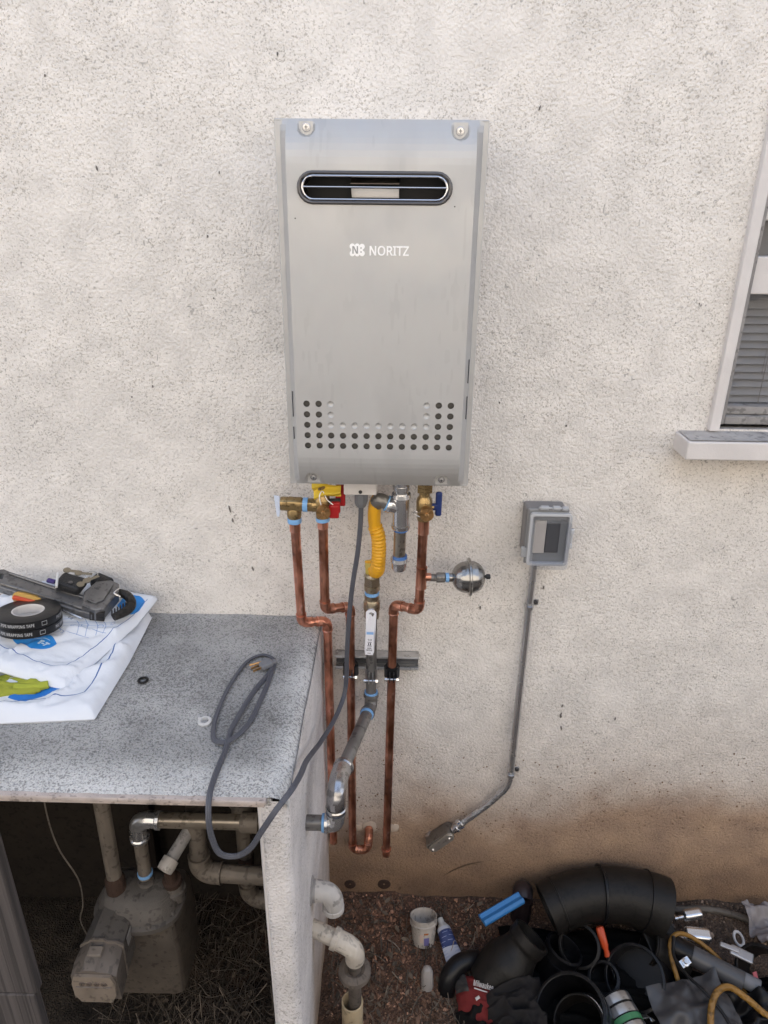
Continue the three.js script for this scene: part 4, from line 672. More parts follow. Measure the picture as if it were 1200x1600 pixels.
const superRing = (cx, y, cz, a, b, n = 3, m = 32) => Array.from({ length: m }, (_, k) => { const t = k / m * 6.2832, c = Math.cos(t), s = Math.sin(t); return [cx + a * Math.sign(c) * Math.abs(c) ** (2 / n), y, cz - b * Math.sign(s) * Math.abs(s) ** (2 / n)]; });
{
  const t = thing('gas_meter', 'old grey gas meter with a pale dial front hanging inside the enclosure', 'gas meter', [-0.58, 0.18, 0.40]);
  part('body', loft([[0.165, 0.098, 0.070], [0.172, 0.106, 0.080], [0.30, 0.108, 0.082], [0.40, 0.104, 0.078], [0.425, 0.098, 0.070]].map(([y, a, b]) => superRing(-0.588, y + 0.018, 0.366, a * 0.93, b, 9))), M.meterBrown = std([0.112, 0.094, 0.078], 0.6, 0, { map: T.grime, bumpMap: T.fine, bumpScale: 0.0006 }), t);
  part('top_cover', [loft([[0.420, 0.100, 0.070], [0.424, 0.114, 0.084], [0.436, 0.114, 0.084], [0.440, 0.104, 0.074], [0.462, 0.098, 0.064], [0.482, 0.084, 0.050], [0.490, 0.066, 0.036], [0.492, 0.02, 0.01]].map(([y, a, b]) => superRing(-0.586, y + 0.006, 0.385, a * 0.92, b, 2.6))), ...[[-0.665, 0.43], [-0.615, 0.455], [-0.545, 0.455], [-0.50, 0.42]].map(([x, z]) => turned(V(x, 0.436, z), V(x, 0.452, z), [[0, 0.010], [0.008, 0.009], [0.012, 0.006], [0.016, 0.005], [0.016, 0]], 10))], M.meter, t);
  part('badge', rbox(0.06, 0.004, 0.018, 0.0015, [-0.575, 0.491, 0.405], [0.22, 0.05, 0]), M.meter, t);
  // index housing that stands out towards the opening
  const hx = -0.630;
  const hs = (y0, y1, w0, w1, z) => [[hx - w0, y0, z], [hx + w0, y0, z], [hx + w1, y1 - 0.012, z], [hx + w1 - 0.014, y1 - 0.002, z], [hx + 0.012, y1, z], [hx + 0.006, y1 + 0.006, z], [hx - 0.022, y1 + 0.006, z], [hx - 0.028, y1, z], [hx - w1 + 0.012, y1 - 0.004, z], [hx - w1, y1 - 0.014, z]];
  part('index_housing', loft([hs(0.359, 0.469, 0.040, 0.042, 0.42), hs(0.359, 0.469, 0.042, 0.044, 0.455), hs(0.359, 0.466, 0.044, 0.046, 0.507)]), M.meter, t);
  part('housing_seam', loft([hs(0.357, 0.469, 0.047, 0.049, 0.507), hs(0.357, 0.469, 0.047, 0.049, 0.512)]), M.meterLight, t);
  part('index_cover', loft([hs(0.359, 0.463, 0.045, 0.047, 0.512), hs(0.359, 0.458, 0.050, 0.050, 0.545), hs(0.359, 0.446, 0.052, 0.050, 0.566)]), std([0.150, 0.128, 0.112], 0.6, 0, { map: T.grime }), t);
  part('raised_pad', rbox(0.032, 0.010, 0.022, 0.004, [hx - 0.004, 0.466, 0.532], [0.25, 0, 0]), M.meterLight, t);
  const df = part('dial_front', loft([0.567, 0.574].map((z, i) => [[-0.034, 0.359], [0.034, 0.359], [0.046, 0.382], [0.047, 0.419], [0.040, 0.442], [-0.040, 0.442], [-0.047, 0.419], [-0.046, 0.382]].map(([x, y]) => [hx + x, y, z]))), std([0.27, 0.225, 0.185], 0.55, 0, { map: T.grime }), t);
  for (let k = 0; k < 4; k++) { const p = V(hx - 0.024 + 0.016 * k, 0.420, 0.574); part('dial', [turned(p, p.clone().add(V(0, 0, 0.002)), [[0, 0.0066], [0.001, 0.0066], [0.002, 0.0058], [0.002, 0]], 16)], std([0.13, 0.10, 0.08], 0.5), df); part('pointer', rbox(0.0012, 0.006, 0.0006, 0.0002, [p.x, p.y + 0.001, 0.5764], [0, 0, k * 1.3]), M.dark, df); }
  part('dial_ledge', rbox(0.078, 0.003, 0.004, 0.001, [hx, 0.411, 0.575]), M.meterLight, df);
  part('badge_plate', rbox(0.0015, 0.026, 0.030, 0.0006, [hx + 0.0475, 0.439, 0.475], [0, 0.06, 0.04]), M.pvcGrey, t);
  t.position.x -= 0.010; t.position.y += 0.026;
  for (const [x, z] of [[-0.642, 0.400], [-0.5775, 0.380], [-0.515, 0.378]]) part('spud', [turned(V(x, 0.470, z), V(x, 0.532, z), [[0, 0.024], [0.018, 0.024], [0.019, 0.0285], [0.034, 0.0285], [0.036, 0.024], [0.052, 0.020], [0.062, 0.018], [0.062, 0.01]], 20)], M.meter, t);
}
{
  const t = thing('gas_pipe', 'vertical dirty gas pipe dropping into the left of the gas meter', 'pipe', [-0.64, 0.53, 0.40]);
  part('pipe', rod(V(-0.642, 0.525, 0.40), V(-0.637, 0.984, 0.395), 0.0172), M.oldPipe, t);
  part('collar', turned(V(-0.642, 0.520, 0.40), V(-0.6415, 0.566, 0.40), [[0, 0.017], [0, 0.0225], [0.036, 0.0225], [0.042, 0.0195], [0.046, 0.0172]], 18), M.rust, t);
}
{
  const t = thing('gas_pipe', 'grey gas pipe rising from the meter middle and turning right through the wall', 'pipe', [-0.56, 0.53, 0.38]);
  part('riser', rod(V(-0.5775, 0.54, 0.380), V(-0.5725, 0.690, 0.384), 0.0155), M.oldPipe, t);
  band(V(-0.5775, 0.525, 0.380), V(-0.5725, 0.68, 0.384), 0.024, 0.008, 0.0178, M.tapeBlue, t);
  part('elbow', [sweep(smooth([[-0.5730, 0.672, 0.384], [-0.5722, 0.700, 0.385], [-0.566, 0.722, 0.387], [-0.545, 0.7325, 0.389], [-0.522, 0.733, 0.390]], 18), 0.0195, 20), turned(V(-0.5731, 0.668, 0.384), V(-0.572, 0.70, 0.385), [[0, 0.014], [0, 0.0222], [0.007, 0.0225], [0.010, 0.0196]], 20), turned(V(-0.516, 0.733, 0.390), V(-0.55, 0.733, 0.389), [[0, 0.014], [0, 0.0222], [0.007, 0.0225], [0.010, 0.0196]], 20)], M.galv, t);
  part('cross_pipe', rod(V(-0.518, 0.733, 0.390), V(-0.225, 0.748, 0.404), 0.0172, 22), std([0.40, 0.35, 0.29], 0.4, 0.7, { map: T.grime }), t);
  part('coupling', turned(V(-0.33, 0.7425, 0.399), V(-0.29, 0.7445, 0.401), [[0, 0.017], [0, 0.0225], [0.04, 0.0225], [0.04, 0.017]], 20), M.oldPipe, t);
}
{
  const t = thing('gas_pipe', 'dirty elbowed gas pipe on the right of the meter with a capped stub pointing forward', 'pipe', [-0.45, 0.5, 0.36]);
  pipeRun(t, [[-0.455, 0.72, 0.335], [-0.458, 0.518, 0.345], [-0.235, 0.522, 0.358]], 0.0215, 0.034, M.oldPipe, M.oldPipe, { sock: 0.02, fit: 1.2 });
  part('stub', rod(V(-0.470, 0.655, 0.335), V(-0.5065, 0.618, 0.412), 0.0145, 18), M.pvcGrey, t);
  part('cap', turned(V(-0.5005, 0.624, 0.400), V(-0.512, 0.612, 0.424), [[0, 0.015], [0, 0.019], [0.018, 0.0195], [0.028, 0.018], [0.029, 0.0125], [0.022, 0.0115], [0.022, 0]], 18), std([0.50, 0.47, 0.44], 0.5, 0.1, { map: T.grime }), t);
  part('hub', turned(V(-0.512, 0.530, 0.385), V(-0.513, 0.578, 0.395), [[0, 0.012], [0, 0.022], [0.014, 0.022], [0.016, 0.014], [0.048, 0.012], [0.048, 0]], 16), M.rust, t);
}
{
  const t = thing('gas_pipe', 'rusty upright gas pipe at the back right of the enclosure', 'pipe', [-0.37, 0.3, 0.25]);
  pipeRun(t, [[-0.366, 0.96, 0.25], [-0.372, 0.315, 0.25], [-0.245, 0.300, 0.262]], 0.0195, 0.036, M.oldPipe, M.oldPipe, { sock: 0.02, fit: 1.22 });
  part('coupling', turned(V(-0.3682, 0.66, 0.25), V(-0.3687, 0.60, 0.25), [[0, 0.019], [0, 0.030], [0.012, 0.032], [0.016, 0.027], [0.055, 0.026], [0.06, 0.021]], 18), M.oldPipe, t);
  part('rust_band', turned(V(-0.370, 0.47, 0.25), V(-0.3712, 0.40, 0.25), [[0, 0.0196], [0.002, 0.0204], [0.066, 0.0204], [0.07, 0.0196]], 18), M.rust, t);
}
{
  const t = thing('wire', 'thin dark wire hanging in the shadow at the left of the enclosure', 'wire', [-0.7, 0.6, 0.45]);
  part('strand', sweep(smooth([[-0.695, 0.975, 0.50], [-0.70, 0.85, 0.50], [-0.705, 0.74, 0.48], [-0.69, 0.62, 0.46], [-0.70, 0.53, 0.45], [-0.72, 0.46, 0.44], [-0.695, 0.40, 0.45], [-0.66, 0.39, 0.46]], 60), 0.0016, 6), M.oldPipe, t);
}
// ---------- drain pipes on the outside of the enclosure ----------
{
  const t = thing('drain_elbow', 'short white plastic pipe elbow sticking out of the enclosure side', 'pipe fitting', [-0.15, 0.47, 0.37]);
  part('elbow', [sweep(smooth([[-0.21, 0.505, 0.378], [-0.168, 0.505, 0.378], [-0.146, 0.501, 0.380], [-0.134, 0.486, 0.382], [-0.132, 0.465, 0.384], [-0.1325, 0.454, 0.385]], 22), 0.0245, 24, { caps: false }), turned(V(-0.1325, 0.452, 0.385), V(-0.132, 0.478, 0.384), [[0, 0.019], [0, 0.0262], [0.012, 0.0262], [0.014, 0.0245]], 24)], std([0.58, 0.56, 0.54], 0.468, 0, { map: T.grime }), t);
  part('bore', turned(V(-0.1322, 0.460, 0.3845), V(-0.132, 0.468, 0.384), [[0, 0], [0, 0.02], [0.004, 0.02]], 20), M.dark, t);
  part('wall_flange', turned(V(-0.186, 0.505, 0.378), V(-0.15, 0.505, 0.378), [[0, 0.034], [0.004, 0.032], [0.006, 0.026], [0.012, 0.025]], 20), M.pvcGrey, t);
}
{
  const t = thing('drain_pipe', 'off white plastic drain pipe with an elbow turning down into the ground pipe', 'pipe', [-0.12, 0.3, 0.38]);
  part('pipe', rod(V(-0.21, 0.3820, 0.372), V(-0.121, 0.3610, 0.398), 0.0205, 22), M.pvc, t);
  part('elbow', [sweep(smooth([[-0.130, 0.3630, 0.395], [-0.108, 0.3580, 0.402], [-0.090, 0.3480, 0.406], [-0.081, 0.3280, 0.406], [-0.0805, 0.3010, 0.404]], 20), 0.0240, 22), turned(V(-0.134, 0.3640, 0.394), V(-0.108, 0.3580, 0.402), [[0, 0.02], [0, 0.0268], [0.012, 0.0270], [0.015, 0.024]], 22)], M.pvc, t);
  for (let k = 0; k < 4; k++) part('mark', rbox(0.003, 0.0008, 0.0035, 0.0002, [-0.106 + 0.001 * (k % 2), 0.3785 - 0.001 * k, 0.412 - 0.007 * k], [0.4, 0.2, -0.2]), M.dark, t);
  part('tail', rod(V(-0.0805, 0.29, 0.404), V(-0.082, 0.12, 0.400), 0.0165, 18), std([0.13, 0.11, 0.095], 0.7, 0, { map: T.grime }), t);
}
{
  const t = thing('pipe_collar', 'dirty grey rubber collar ring round the drain pipe', 'collar', [-0.08, 0.2, 0.40]);
  part('ring', turned(V(-0.0815, 0.245, 0.402), V(-0.0815, 0.268, 0.403), [[0, 0.017], [0, 0.038], [0.004, 0.041], [0.016, 0.040], [0.021, 0.035], [0.023, 0.026], [0.018, 0.017]], 28), std([0.16, 0.135, 0.115], 0.8, 0, { map: T.grime, bumpMap: T.fine, bumpScale: 0.002 }), t);
}
{
  const t = thing('cleanout_pipe', 'cream coloured open ended pipe standing up from the soil beside the enclosure', 'pipe', [-0.09, -0.05, 0.40]);
  part('tube', turned(V(-0.088, -0.08, 0.405), V(-0.0885, 0.136, 0.402), [[0, 0.0275], [0.216, 0.0275], [0.217, 0.0268], [0.217, 0.0240], [0.216, 0.0234], [0.02, 0.0234], [0.02, 0]], 28), M.pvcYellow, t);
}
// ---------- things on top of the enclosure ----------
const O0 = V(-0.79, 1.13, 0.1), E1 = V(0.225, -0.05, 0).normalize(), E2 = V(0, 0.2, -0.98).addScaledVector(E1, -E1.dot(V(0, 0.2, -0.98))).normalize(), E3 = E1.clone().cross(E2);
const B = (a, b, h = 0) => O0.clone().addScaledVector(E1, a).addScaledVector(E2, b).addScaledVector(E3, h);   // a point on the sloping top bag
const lay = (g, a, b, h = 0, turn = 0) => { const c = Math.cos(turn), s = Math.sin(turn), x = E1.clone().multiplyScalar(c).addScaledVector(E2, s), y = E2.clone().multiplyScalar(c).addScaledVector(E1, -s), p = B(a, b, h); g.applyMatrix4(new THREE.Matrix4().makeBasis(x, y, E3).setPosition(p)); return g; };
function bagPrint(w, h, draw) { const c = document.createElement('canvas'); c.width = w; c.height = h; const x = c.getContext('2d'); x.fillStyle = '#dfe3ea'; x.fillRect(0, 0, w, h); draw(x); const t = new THREE.CanvasTexture(c); t.colorSpace = THREE.SRGBColorSpace; return t; }
const poly = (x, p) => { x.beginPath(); p.forEach(([a, b], i) => i ? x.lineTo(a, b) : x.moveTo(a, b)); };
function pillow(left, right, thick, sub, mat, t, wr = 0.006, lift = 0) {           // soft folded sheet pack between two edge curves, v from back to front
  const at = (pts, v) => { const n = pts.length - 1, k = Math.min(n - 1, Math.floor(v * n)), f = v * n - k; return pts[k].map((c, i) => c + (pts[k + 1][i] - c) * f); };
  const N = 70, us = Array.from({ length: N + 1 }, (_, i) => i / N);
  const mk = top => gridMesh(us, us.slice().reverse(), (u, v) => {
    const l = at(left, v), r = at(right, v), e = Math.min(u, 1 - u, v, 1 - v), k = Math.pow(clamp(e / 0.045), 0.5), n = fbm(u, v, 5, 140 + sub, 4) - 0.5, n2 = fbm(u + v, v, 14, 145 + sub, 2) - 0.5;
    const p = l.map((c, i) => c + (r[i] - c) * u);
    const rdg = (1 - Math.abs(2 * vn(u * 0.5 + 0.3 * n, v * 0.5 + 0.2 * u, 9, 150 + sub) - 1)) ** 3;
    const o = top ? (k - 1) * thick * 0.5 + (wr * n + wr * 0.35 * n2 + wr * 0.5 * rdg) * k : -(1 + k) * thick * 0.5 + wr * 0.3 * n;
    return [p[0], p[1] + o, p[2] - 0.2 * o];
  });
  const a = mk(true), b = mk(false); for (const g of [a, b]) { const uv = g.attributes.uv; for (let i = 0; i < uv.count; i++) uv.setY(i, 1 - uv.getY(i)); }
  part('sheet', [a, b], mat, t);
}
const edgePts = ps => ps.map(([a, b]) => B(a, b).toArray());
{
  const t = thing('plastic_sack', 'flat folded white sack with blue print lying underneath the other sack', 'sack', [-0.8, 1.03, 0.2]);
  const pr = bagPrint(1024, 1024, x => {
    x.fillStyle = '#1f74c8'; poly(x, [[700, 520], [860, 560], [880, 640], [790, 700], [690, 680]]); x.fill(); poly(x, [[640, 740], [800, 720], [840, 790], [720, 930], [640, 900]]); x.fill(); poly(x, [[120, 800], [560, 790], [600, 850], [130, 880]]); x.fill();
    x.fillStyle = '#3d4754'; poly(x, [[690, 600], [880, 500], [860, 560], [720, 660]]); x.fill();
    x.strokeStyle = '#3d5f9b'; x.lineWidth = 6; poly(x, [[945, 0], [950, 500], [935, 860], [600, 945], [100, 960]]); x.stroke(); poly(x, [[960, 120], [900, 500], [760, 760]]); x.lineWidth = 3; x.stroke();
  });
  const L = [[-1.15, 1.058, 0.03], [-1.13, 1.055, 0.24], [-1.12, 1.056, 0.47]], R = [[-0.612, 1.058, 0.03], [-0.604, 1.055, 0.22], [-0.608, 1.052, 0.412]];
  pillow(L, R, 0.034, 3, new THREE.MeshStandardMaterial({ map: pr, roughness: 0.55, bumpMap: T.smudge, bumpScale: 0.003 }), t, 0.024);
}
{
  const t = thing('plastic_sack', 'white sack printed with blue patches and line drawings, carrying the wrench and tape', 'sack', [-0.8, 1.08, 0.15]);
  const pr = bagPrint(1024, 1024, x => {
    x.fillStyle = '#2b8bdc'; x.beginPath(); x.moveTo(740, 60); x.bezierCurveTo(880, 40, 960, 60, 975, 110); x.bezierCurveTo(990, 190, 960, 235, 900, 232); x.lineTo(780, 190); x.closePath(); x.fill();
    x.beginPath(); x.moveTo(455, 690); x.bezierCurveTo(520, 640, 690, 640, 740, 690); x.bezierCurveTo(760, 760, 690, 810, 600, 800); x.bezierCurveTo(520, 800, 440, 760, 455, 690); x.fill();
    x.strokeStyle = '#cfe4f7'; x.lineWidth = 5; x.font = 'italic bold 44px sans-serif'; x.strokeText('T-T', 640, 745); x.lineWidth = 4; poly(x, [[520, 720], [600, 700], [690, 690]]); x.stroke();
    x.strokeStyle = '#33599c'; x.lineWidth = 5; poly(x, [[965, 60], [960, 300], [950, 600], [930, 860], [880, 905], [700, 890], [400, 840], [60, 800]]); x.stroke();
    x.lineWidth = 2.5; x.strokeStyle = '#5f84bd';
    for (const [a, b, c, d] of [[600, 500, 900, 330], [620, 540, 920, 380], [660, 430, 780, 560], [700, 400, 830, 540], [760, 380, 880, 500], [640, 560, 700, 600], [820, 360, 910, 470], [580, 470, 660, 380], [700, 520, 930, 460], [680, 590, 860, 540]]) { x.beginPath(); x.moveTo(a, b); x.quadraticCurveTo((a + c) / 2 + 30, (b + d) / 2 - 20, c, d); x.stroke(); }
    for (const [a, b, r] of [[640, 580, 26], [760, 460, 22], [850, 420, 18], [700, 500, 15], [900, 360, 14]]) { x.beginPath(); x.arc(a, b, r, 0, 6.3); x.stroke(); }
    x.fillStyle = '#3a4660'; x.font = '26px sans-serif'; x.fillText('4-6', 590, 440);
  });
  pillow(edgePts([[-0.042, 0.078], [-0.105, 0.02], [-0.165, -0.05], [-0.21, -0.13], [-0.235, -0.21]]), edgePts([[0.197, 0.078], [0.180, -0.02], [0.152, -0.105], [0.126, -0.18], [0.108, -0.246]]), 0.024, 1, new THREE.MeshStandardMaterial({ map: pr, roughness: 0.55, bumpMap: T.smudge, bumpScale: 0.003 }), t, 0.017);
}
{
  const t = thing('work_glove', 'crumpled yellow green cloth glove tucked between the two white sacks', 'glove', [-0.82, 1.06, 0.36]);
  const g = new THREE.SphereGeometry(1, 40, 26), p = g.attributes.position;
  for (let i = 0; i < p.count; i++) { const x = p.getX(i), y = p.getY(i), z = p.getZ(i), n = fbm(x * 0.4 + 0.5, z * 0.4 + y * 0.3 + 0.5, 7, 160, 3) - 0.5, f = 1.1 * ((1 - Math.abs(2 * vn(x * 0.5 + 0.5, z * 0.25 + x * 0.2 + 0.5, 9, 163) - 1)) ** 2 - 0.4); p.setXYZ(i, -0.850 + 0.105 * x * (1 + 0.4 * n), 1.056 + (0.016 + 0.008 * f) * y * (1 + 1.6 * n) + 0.002 * x, 0.345 + 0.036 * z * (1 + 0.6 * n)); }
  g.computeVertexNormals();
  part('cloth', g, std([0.40, 0.43, 0.05], 0.9, 0, { bumpMap: T.fine, bumpScale: 0.001 }), t);
  part('finger', [sweep(smooth([[-0.80, 1.058, 0.352], [-0.77, 1.058, 0.35], [-0.735, 1.060, 0.338]], 16), t => 0.012 * (1 - 0.3 * t), 12)], std([0.36, 0.40, 0.045], 0.9), t);
  part('finger', [sweep(smooth([[-0.88, 1.056, 0.372], [-0.84, 1.055, 0.376], [-0.802, 1.056, 0.368]], 16), t => 0.012 * (1 - 0.3 * t), 12)], std([0.36, 0.40, 0.045], 0.9), t);
}
const plateG = (pts, depth, bevel = 0.003, hole) => { const s = new THREE.Shape(pts.map(p => new THREE.Vector2(p[0] / 1000, p[1] / 1000))); if (hole) s.holes.push(new THREE.Path(hole.map(p => new THREE.Vector2(p[0] / 1000, p[1] / 1000)))); const g = new THREE.ExtrudeGeometry(s, { depth, bevelEnabled: true, bevelSize: bevel, bevelThickness: bevel, bevelSegments: 3, curveSegments: 8 }); return g; };
{
  const t = thing('pipe_wrench', 'grey aluminium pipe wrench with a black hook jaw lying on the sack', 'wrench', [-0.79, 1.13, 0.1]);
  const wm = std([0.22, 0.22, 0.225], 0.42, 0.75, { map: T.grime }), wd = std([0.05, 0.047, 0.045], 0.45, 0.7, { map: T.grime });
  part('handle', lay(plateG([[-172, 22], [-160, 28], [-145, 24], [10, 2], [62, -4], [98, -44], [84, -52], [40, -50], [-60, -38], [-146, -26], [-168, -18], [-178, 4]], 0.014, 0.003, [[-166, 14], [-150, 13], [-146, -4], [-158, -10], [-166, -2]]), 0, 0, 0.008), wm, t);
  part('handle_rib', [sweep([B(-0.140, 0.018, 0.027), B(-0.02, 0.0, 0.027), B(0.06, -0.012, 0.027)], 0.0035, 8), sweep([B(-0.140, -0.020, 0.027), B(-0.02, -0.034, 0.027), B(0.07, -0.046, 0.027)], 0.0035, 8)], wm, t);
  part('jaw_housing', [lay(plateG([[62, -44], [50, -2], [62, 36], [88, 50], [108, 44], [116, 22], [106, -40], [92, -50]], 0.030, 0.004), 0, 0, 0.006), lay(plateG([[66, -30], [64, 20], [86, 40], [100, 34], [98, -20], [86, -36]], 0.003, 0.0015), 0, 0, 0.040)], wm, t);
  part('heel_jaw', lay(rbox(0.034, 0.012, 0.026, 0.002), 0.095, -0.047, 0.016, 0.15), wd, t);
  const hp = smooth([[0.088, 0.030], [0.115, 0.034], [0.140, 0.028], [0.156, 0.006], [0.156, -0.014], [0.146, -0.032], [0.134, -0.048]].map(([a, b]) => B(a, b, 0.022).toArray()), 40);
  part('hook_jaw', sweep(hp, (u) => 0.0085 + 0.003 * Math.sin(u * 3.0), 14), wd, t);
  part('teeth', Array.from({ length: 6 }, (_, k) => lay(rbox(0.003, 0.004, 0.018, 0.0006), 0.125 + 0.004 * k, -0.036 + 0.009 * k * 0.8, 0.022, 0.7)), M.darkChrome, t);
  part('spring', sweep(smooth([[0.105, 0.048, 0.030], [0.118, 0.030, 0.040], [0.112, 0.012, 0.040], [0.128, 0.010, 0.034]].map(q => B(...q).toArray()), 16), 0.0022, 8), M.steel, t);
  part('adjusting_nut', lay(turned(V(0, -0.012, 0), V(0, 0.012, 0), [[0, 0.010], [0, 0.013], [0.004, 0.0135], [0.006, 0.012], [0.010, 0.0135], [0.014, 0.012], [0.018, 0.0135], [0.024, 0.013], [0.024, 0.010]], 18), 0.074, 0.052, 0.026, 1.2), wd, t);
}
{
  const t = thing('key_pouch', 'black leather key pouch with keys and a white clip resting on the wrench', 'keys', [-0.77, 1.13, 0.09]);
  part('pouch', [lay(rbox(0.062, 0.048, 0.026, 0.010), 0.008, 0.014, 0.038, -0.1), lay(rbox(0.050, 0.036, 0.03, 0.010), 0.065, 0.058, 0.020, -0.25)], std([0.012, 0.012, 0.013], 0.5, 0, { bumpMap: T.fine, bumpScale: 0.002 }), t);
  part('clip', lay(rbox(0.006, 0.046, 0.008, 0.002), -0.020, 0.004, 0.050, 0.35), std([0.62, 0.62, 0.60], 0.5), t);
  part('stud', lay(turned(V(0, 0, 0), V(0, 0, 0.003), [[0, 0.005], [0.002, 0.005], [0.003, 0.003], [0.003, 0]], 12), 0.012, 0.004, 0.052), M.darkChrome, t);
  for (const [a, b, r] of [[0.040, 0.022, 1.2], [0.052, 0.036, 0.9], [0.030, 0.046, 0.2], [0.002, 0.046, 0.1]]) part('key', [lay(rbox(0.030, 0.008, 0.002, 0.0008), a, b, 0.050, r), lay(turned(V(0, 0, 0), V(0, 0, 0.0022), [[0, 0.009], [0.002, 0.009], [0.0022, 0]], 14), a - 0.016 * Math.cos(r), b - 0.016 * Math.sin(r), 0.049)], std([0.30, 0.27, 0.21], 0.35, 0.9), t);
  part('ring', sweep(Array.from({ length: 25 }, (_, k) => B(0.045 + 0.014 * Math.cos(k / 24 * 6.283), 0.045 + 0.014 * Math.sin(k / 24 * 6.283), 0.050)), 0.001, 6), M.steel, t);
  part('tag', lay(rbox(0.020, 0.012, 0.008, 0.003), -0.040, 0.016, 0.032, -0.1), std([0.05, 0.03, 0.16], 0.5), t);
}
{
  const t = thing('screwdriver', 'screwdriver with an orange and yellow handle lying beside the wrench', 'screwdriver', [-0.85, 1.13, 0.14]);
  const a = B(-0.104, -0.040, 0.016), b = B(-0.012, -0.046, 0.016);
  part('handle', turned(a, b, [[0, 0], [0.002, 0.009], [0.008, 0.0135], [0.02, 0.0145], [0.05, 0.0145], [0.066, 0.011], [0.074, 0.010], [0.084, 0.013], [0.092, 0.010], [0.092, 0]], 8), std([0.52, 0.30, 0.06], 0.4), t);
  part('grip_inlay', [sweep([B(-0.096, -0.052, 0.024), B(-0.06, -0.055, 0.025), B(-0.035, -0.054, 0.022)], 0.0058, 10)], std([0.55, 0.07, 0.02], 0.4), t);
  part('blade', rod(b, B(0.065, -0.060, 0.010), 0.0032, 10), M.steel, t);
}
{ // two rolls of pipe wrap tape, one on the other
  const tc = document.createElement('canvas'); tc.width = 1024; tc.height = 32; const x = tc.getContext('2d'); x.fillStyle = '#0b0b0c'; x.fillRect(0, 0, 1024, 32); x.fillStyle = '#b9b9b9'; x.font = 'bold 17px sans-serif';
  for (let k = 0; k < 3; k++) { x.fillText('PVC PIPE WRAPPING TAPE', 24 + k * 340, 22); x.strokeStyle = '#b9b9b9'; x.lineWidth = 2; x.strokeRect(272 + k * 340, 8, 26, 15); }
  const side = new THREE.CanvasTexture(tc); side.colorSpace = THREE.SRGBColorSpace; side.wrapS = side.wrapT = THREE.RepeatWrapping;
  const sm = new THREE.MeshStandardMaterial({ map: side, roughness: 0.35 }), fm = std([0.012, 0.012, 0.013], 0.38, 0, { bumpMap: T.fine, bumpScale: 0.0003 });
  const ax = V(0.04, 0.985, -0.13).normalize(), c0 = B(-0.030, -0.114, 0.010), r = 0.068, ri = 0.031;
  [['lower black roll of printed pipe wrap tape, under the other roll', 0], ['upper black roll of printed pipe wrap tape with a white core, on the sack', 1]].forEach(([lab, k]) => {
    const p = c0.clone().addScaledVector(ax, 0.0205 * k).add(V(-0.001 * k, 0, 0.001 * k)), q = p.clone().addScaledVector(ax, 0.0195), t = thing('tape_roll', lab, 'tape', p.toArray(), 'rolls of black pipe wrap tape');
    part('face', [turned(p, q, [[0, ri + 0.003], [0, r - 0.001], [0.0004, r - 0.0004], [0.0190, r - 0.0004], [0.0195, r - 0.0012], [0.0195, ri + 0.003], [0, ri + 0.003]], 56)], fm, t);
    const cy = new THREE.CylinderGeometry(r, r, 0.0182, 72, 1, true); cy.rotateY(-0.9 + k * 0.1); cy.translate(0, 0.0098, 0); part('printed_edge', orient(cy, p, q), sm, t);
    part('core', turned(p, q, [[0.0005, ri + 0.003], [0.0005, ri], [0.019, ri], [0.0198, ri + 0.0006], [0.0198, ri + 0.003]], 40), std([0.66, 0.62, 0.58], 0.7), t);
  });
}
{
  const t = thing('rubber_washer', 'small black rubber washer lying on the speckled enclosure top', 'washer', [-0.553, 1.03, 0.284]);
  const g = new THREE.TorusGeometry(0.0095, 0.0030, 12, 28); g.rotateX(Math.PI / 2); g.scale(1, 0.8, 1.0); g.translate(-0.553, 1.0355, 0.284);
  part('ring', g, M.rubber, t);
}
{
  const t = thing('locknut', 'small white metal locknut beside the cord loop', 'nut', [-0.380, 1.03, 0.41]);
  part('ring', [turned(V(-0.383, 1.0305, 0.412), V(-0.383, 1.0375, 0.412), [[0, 0.0085], [0, 0.0135], [0.0015, 0.0145], [0.004, 0.0145], [0.0055, 0.013], [0.0055, 0.0085], [0, 0.0085]], 24), rbox(0.005, 0.004, 0.006, 0.001, [-0.383, 1.0345, 0.426]), rbox(0.005, 0.004, 0.006, 0.001, [-0.396, 1.0345, 0.405])], std([0.62, 0.62, 0.62], 0.45, 0.3), t);
}
// ---------- small things on the soil ----------
{
  const t = thing('plastic_tub', 'small dirty white plastic tub standing on the soil by the wall', 'tub', [0.105, 0, 0.135]);
  const a = V(0.106, 0.0, 0.142), b = V(0.104, 0.078, 0.112);
  part('tub', turned(a, b, [[0, 0], [0, 0.030], [0.002, 0.0325], [0.060, 0.0375], [0.061, 0.040], [0.066, 0.0405], [0.068, 0.038], [0.080, 0.0395], [0.083, 0.0395], [0.083, 0.0375], [0.070, 0.036], [0.012, 0.031], [0.012, 0]], 36), std([0.50, 0.46, 0.42], 0.55, 0, { map: T.grime }), t);
  part('residue', turned(V(0.1055, 0.018, 0.135), V(0.105, 0.03, 0.1304), [[0, 0], [0.01, 0.033], [0.02, 0.0345], [0.021, 0]], 28), std([0.42, 0.42, 0.43], 0.8, 0, { bumpMap: T.fine, bumpScale: 0.003 }), t);
  const d = b.clone().sub(a).normalize();
  const lbl = (th0, th1, y0, y1, mat) => { const g = new THREE.CylinderGeometry(0.0372, 0.0352, y1 - y0, 12, 1, true, th0, th1 - th0); g.translate(0, (y0 + y1) / 2, 0); return part('label', orient(g, a, b), mat, t); };
  lbl(0.0, 0.42, 0.012, 0.036, std([0.16, 0.14, 0.32], 0.6)); lbl(0.0, 0.38, 0.040, 0.050, std([0.40, 0.13, 0.03], 0.6)); lbl(-0.35, -0.05, 0.02, 0.046, std([0.58, 0.45, 0.38], 0.6));
}
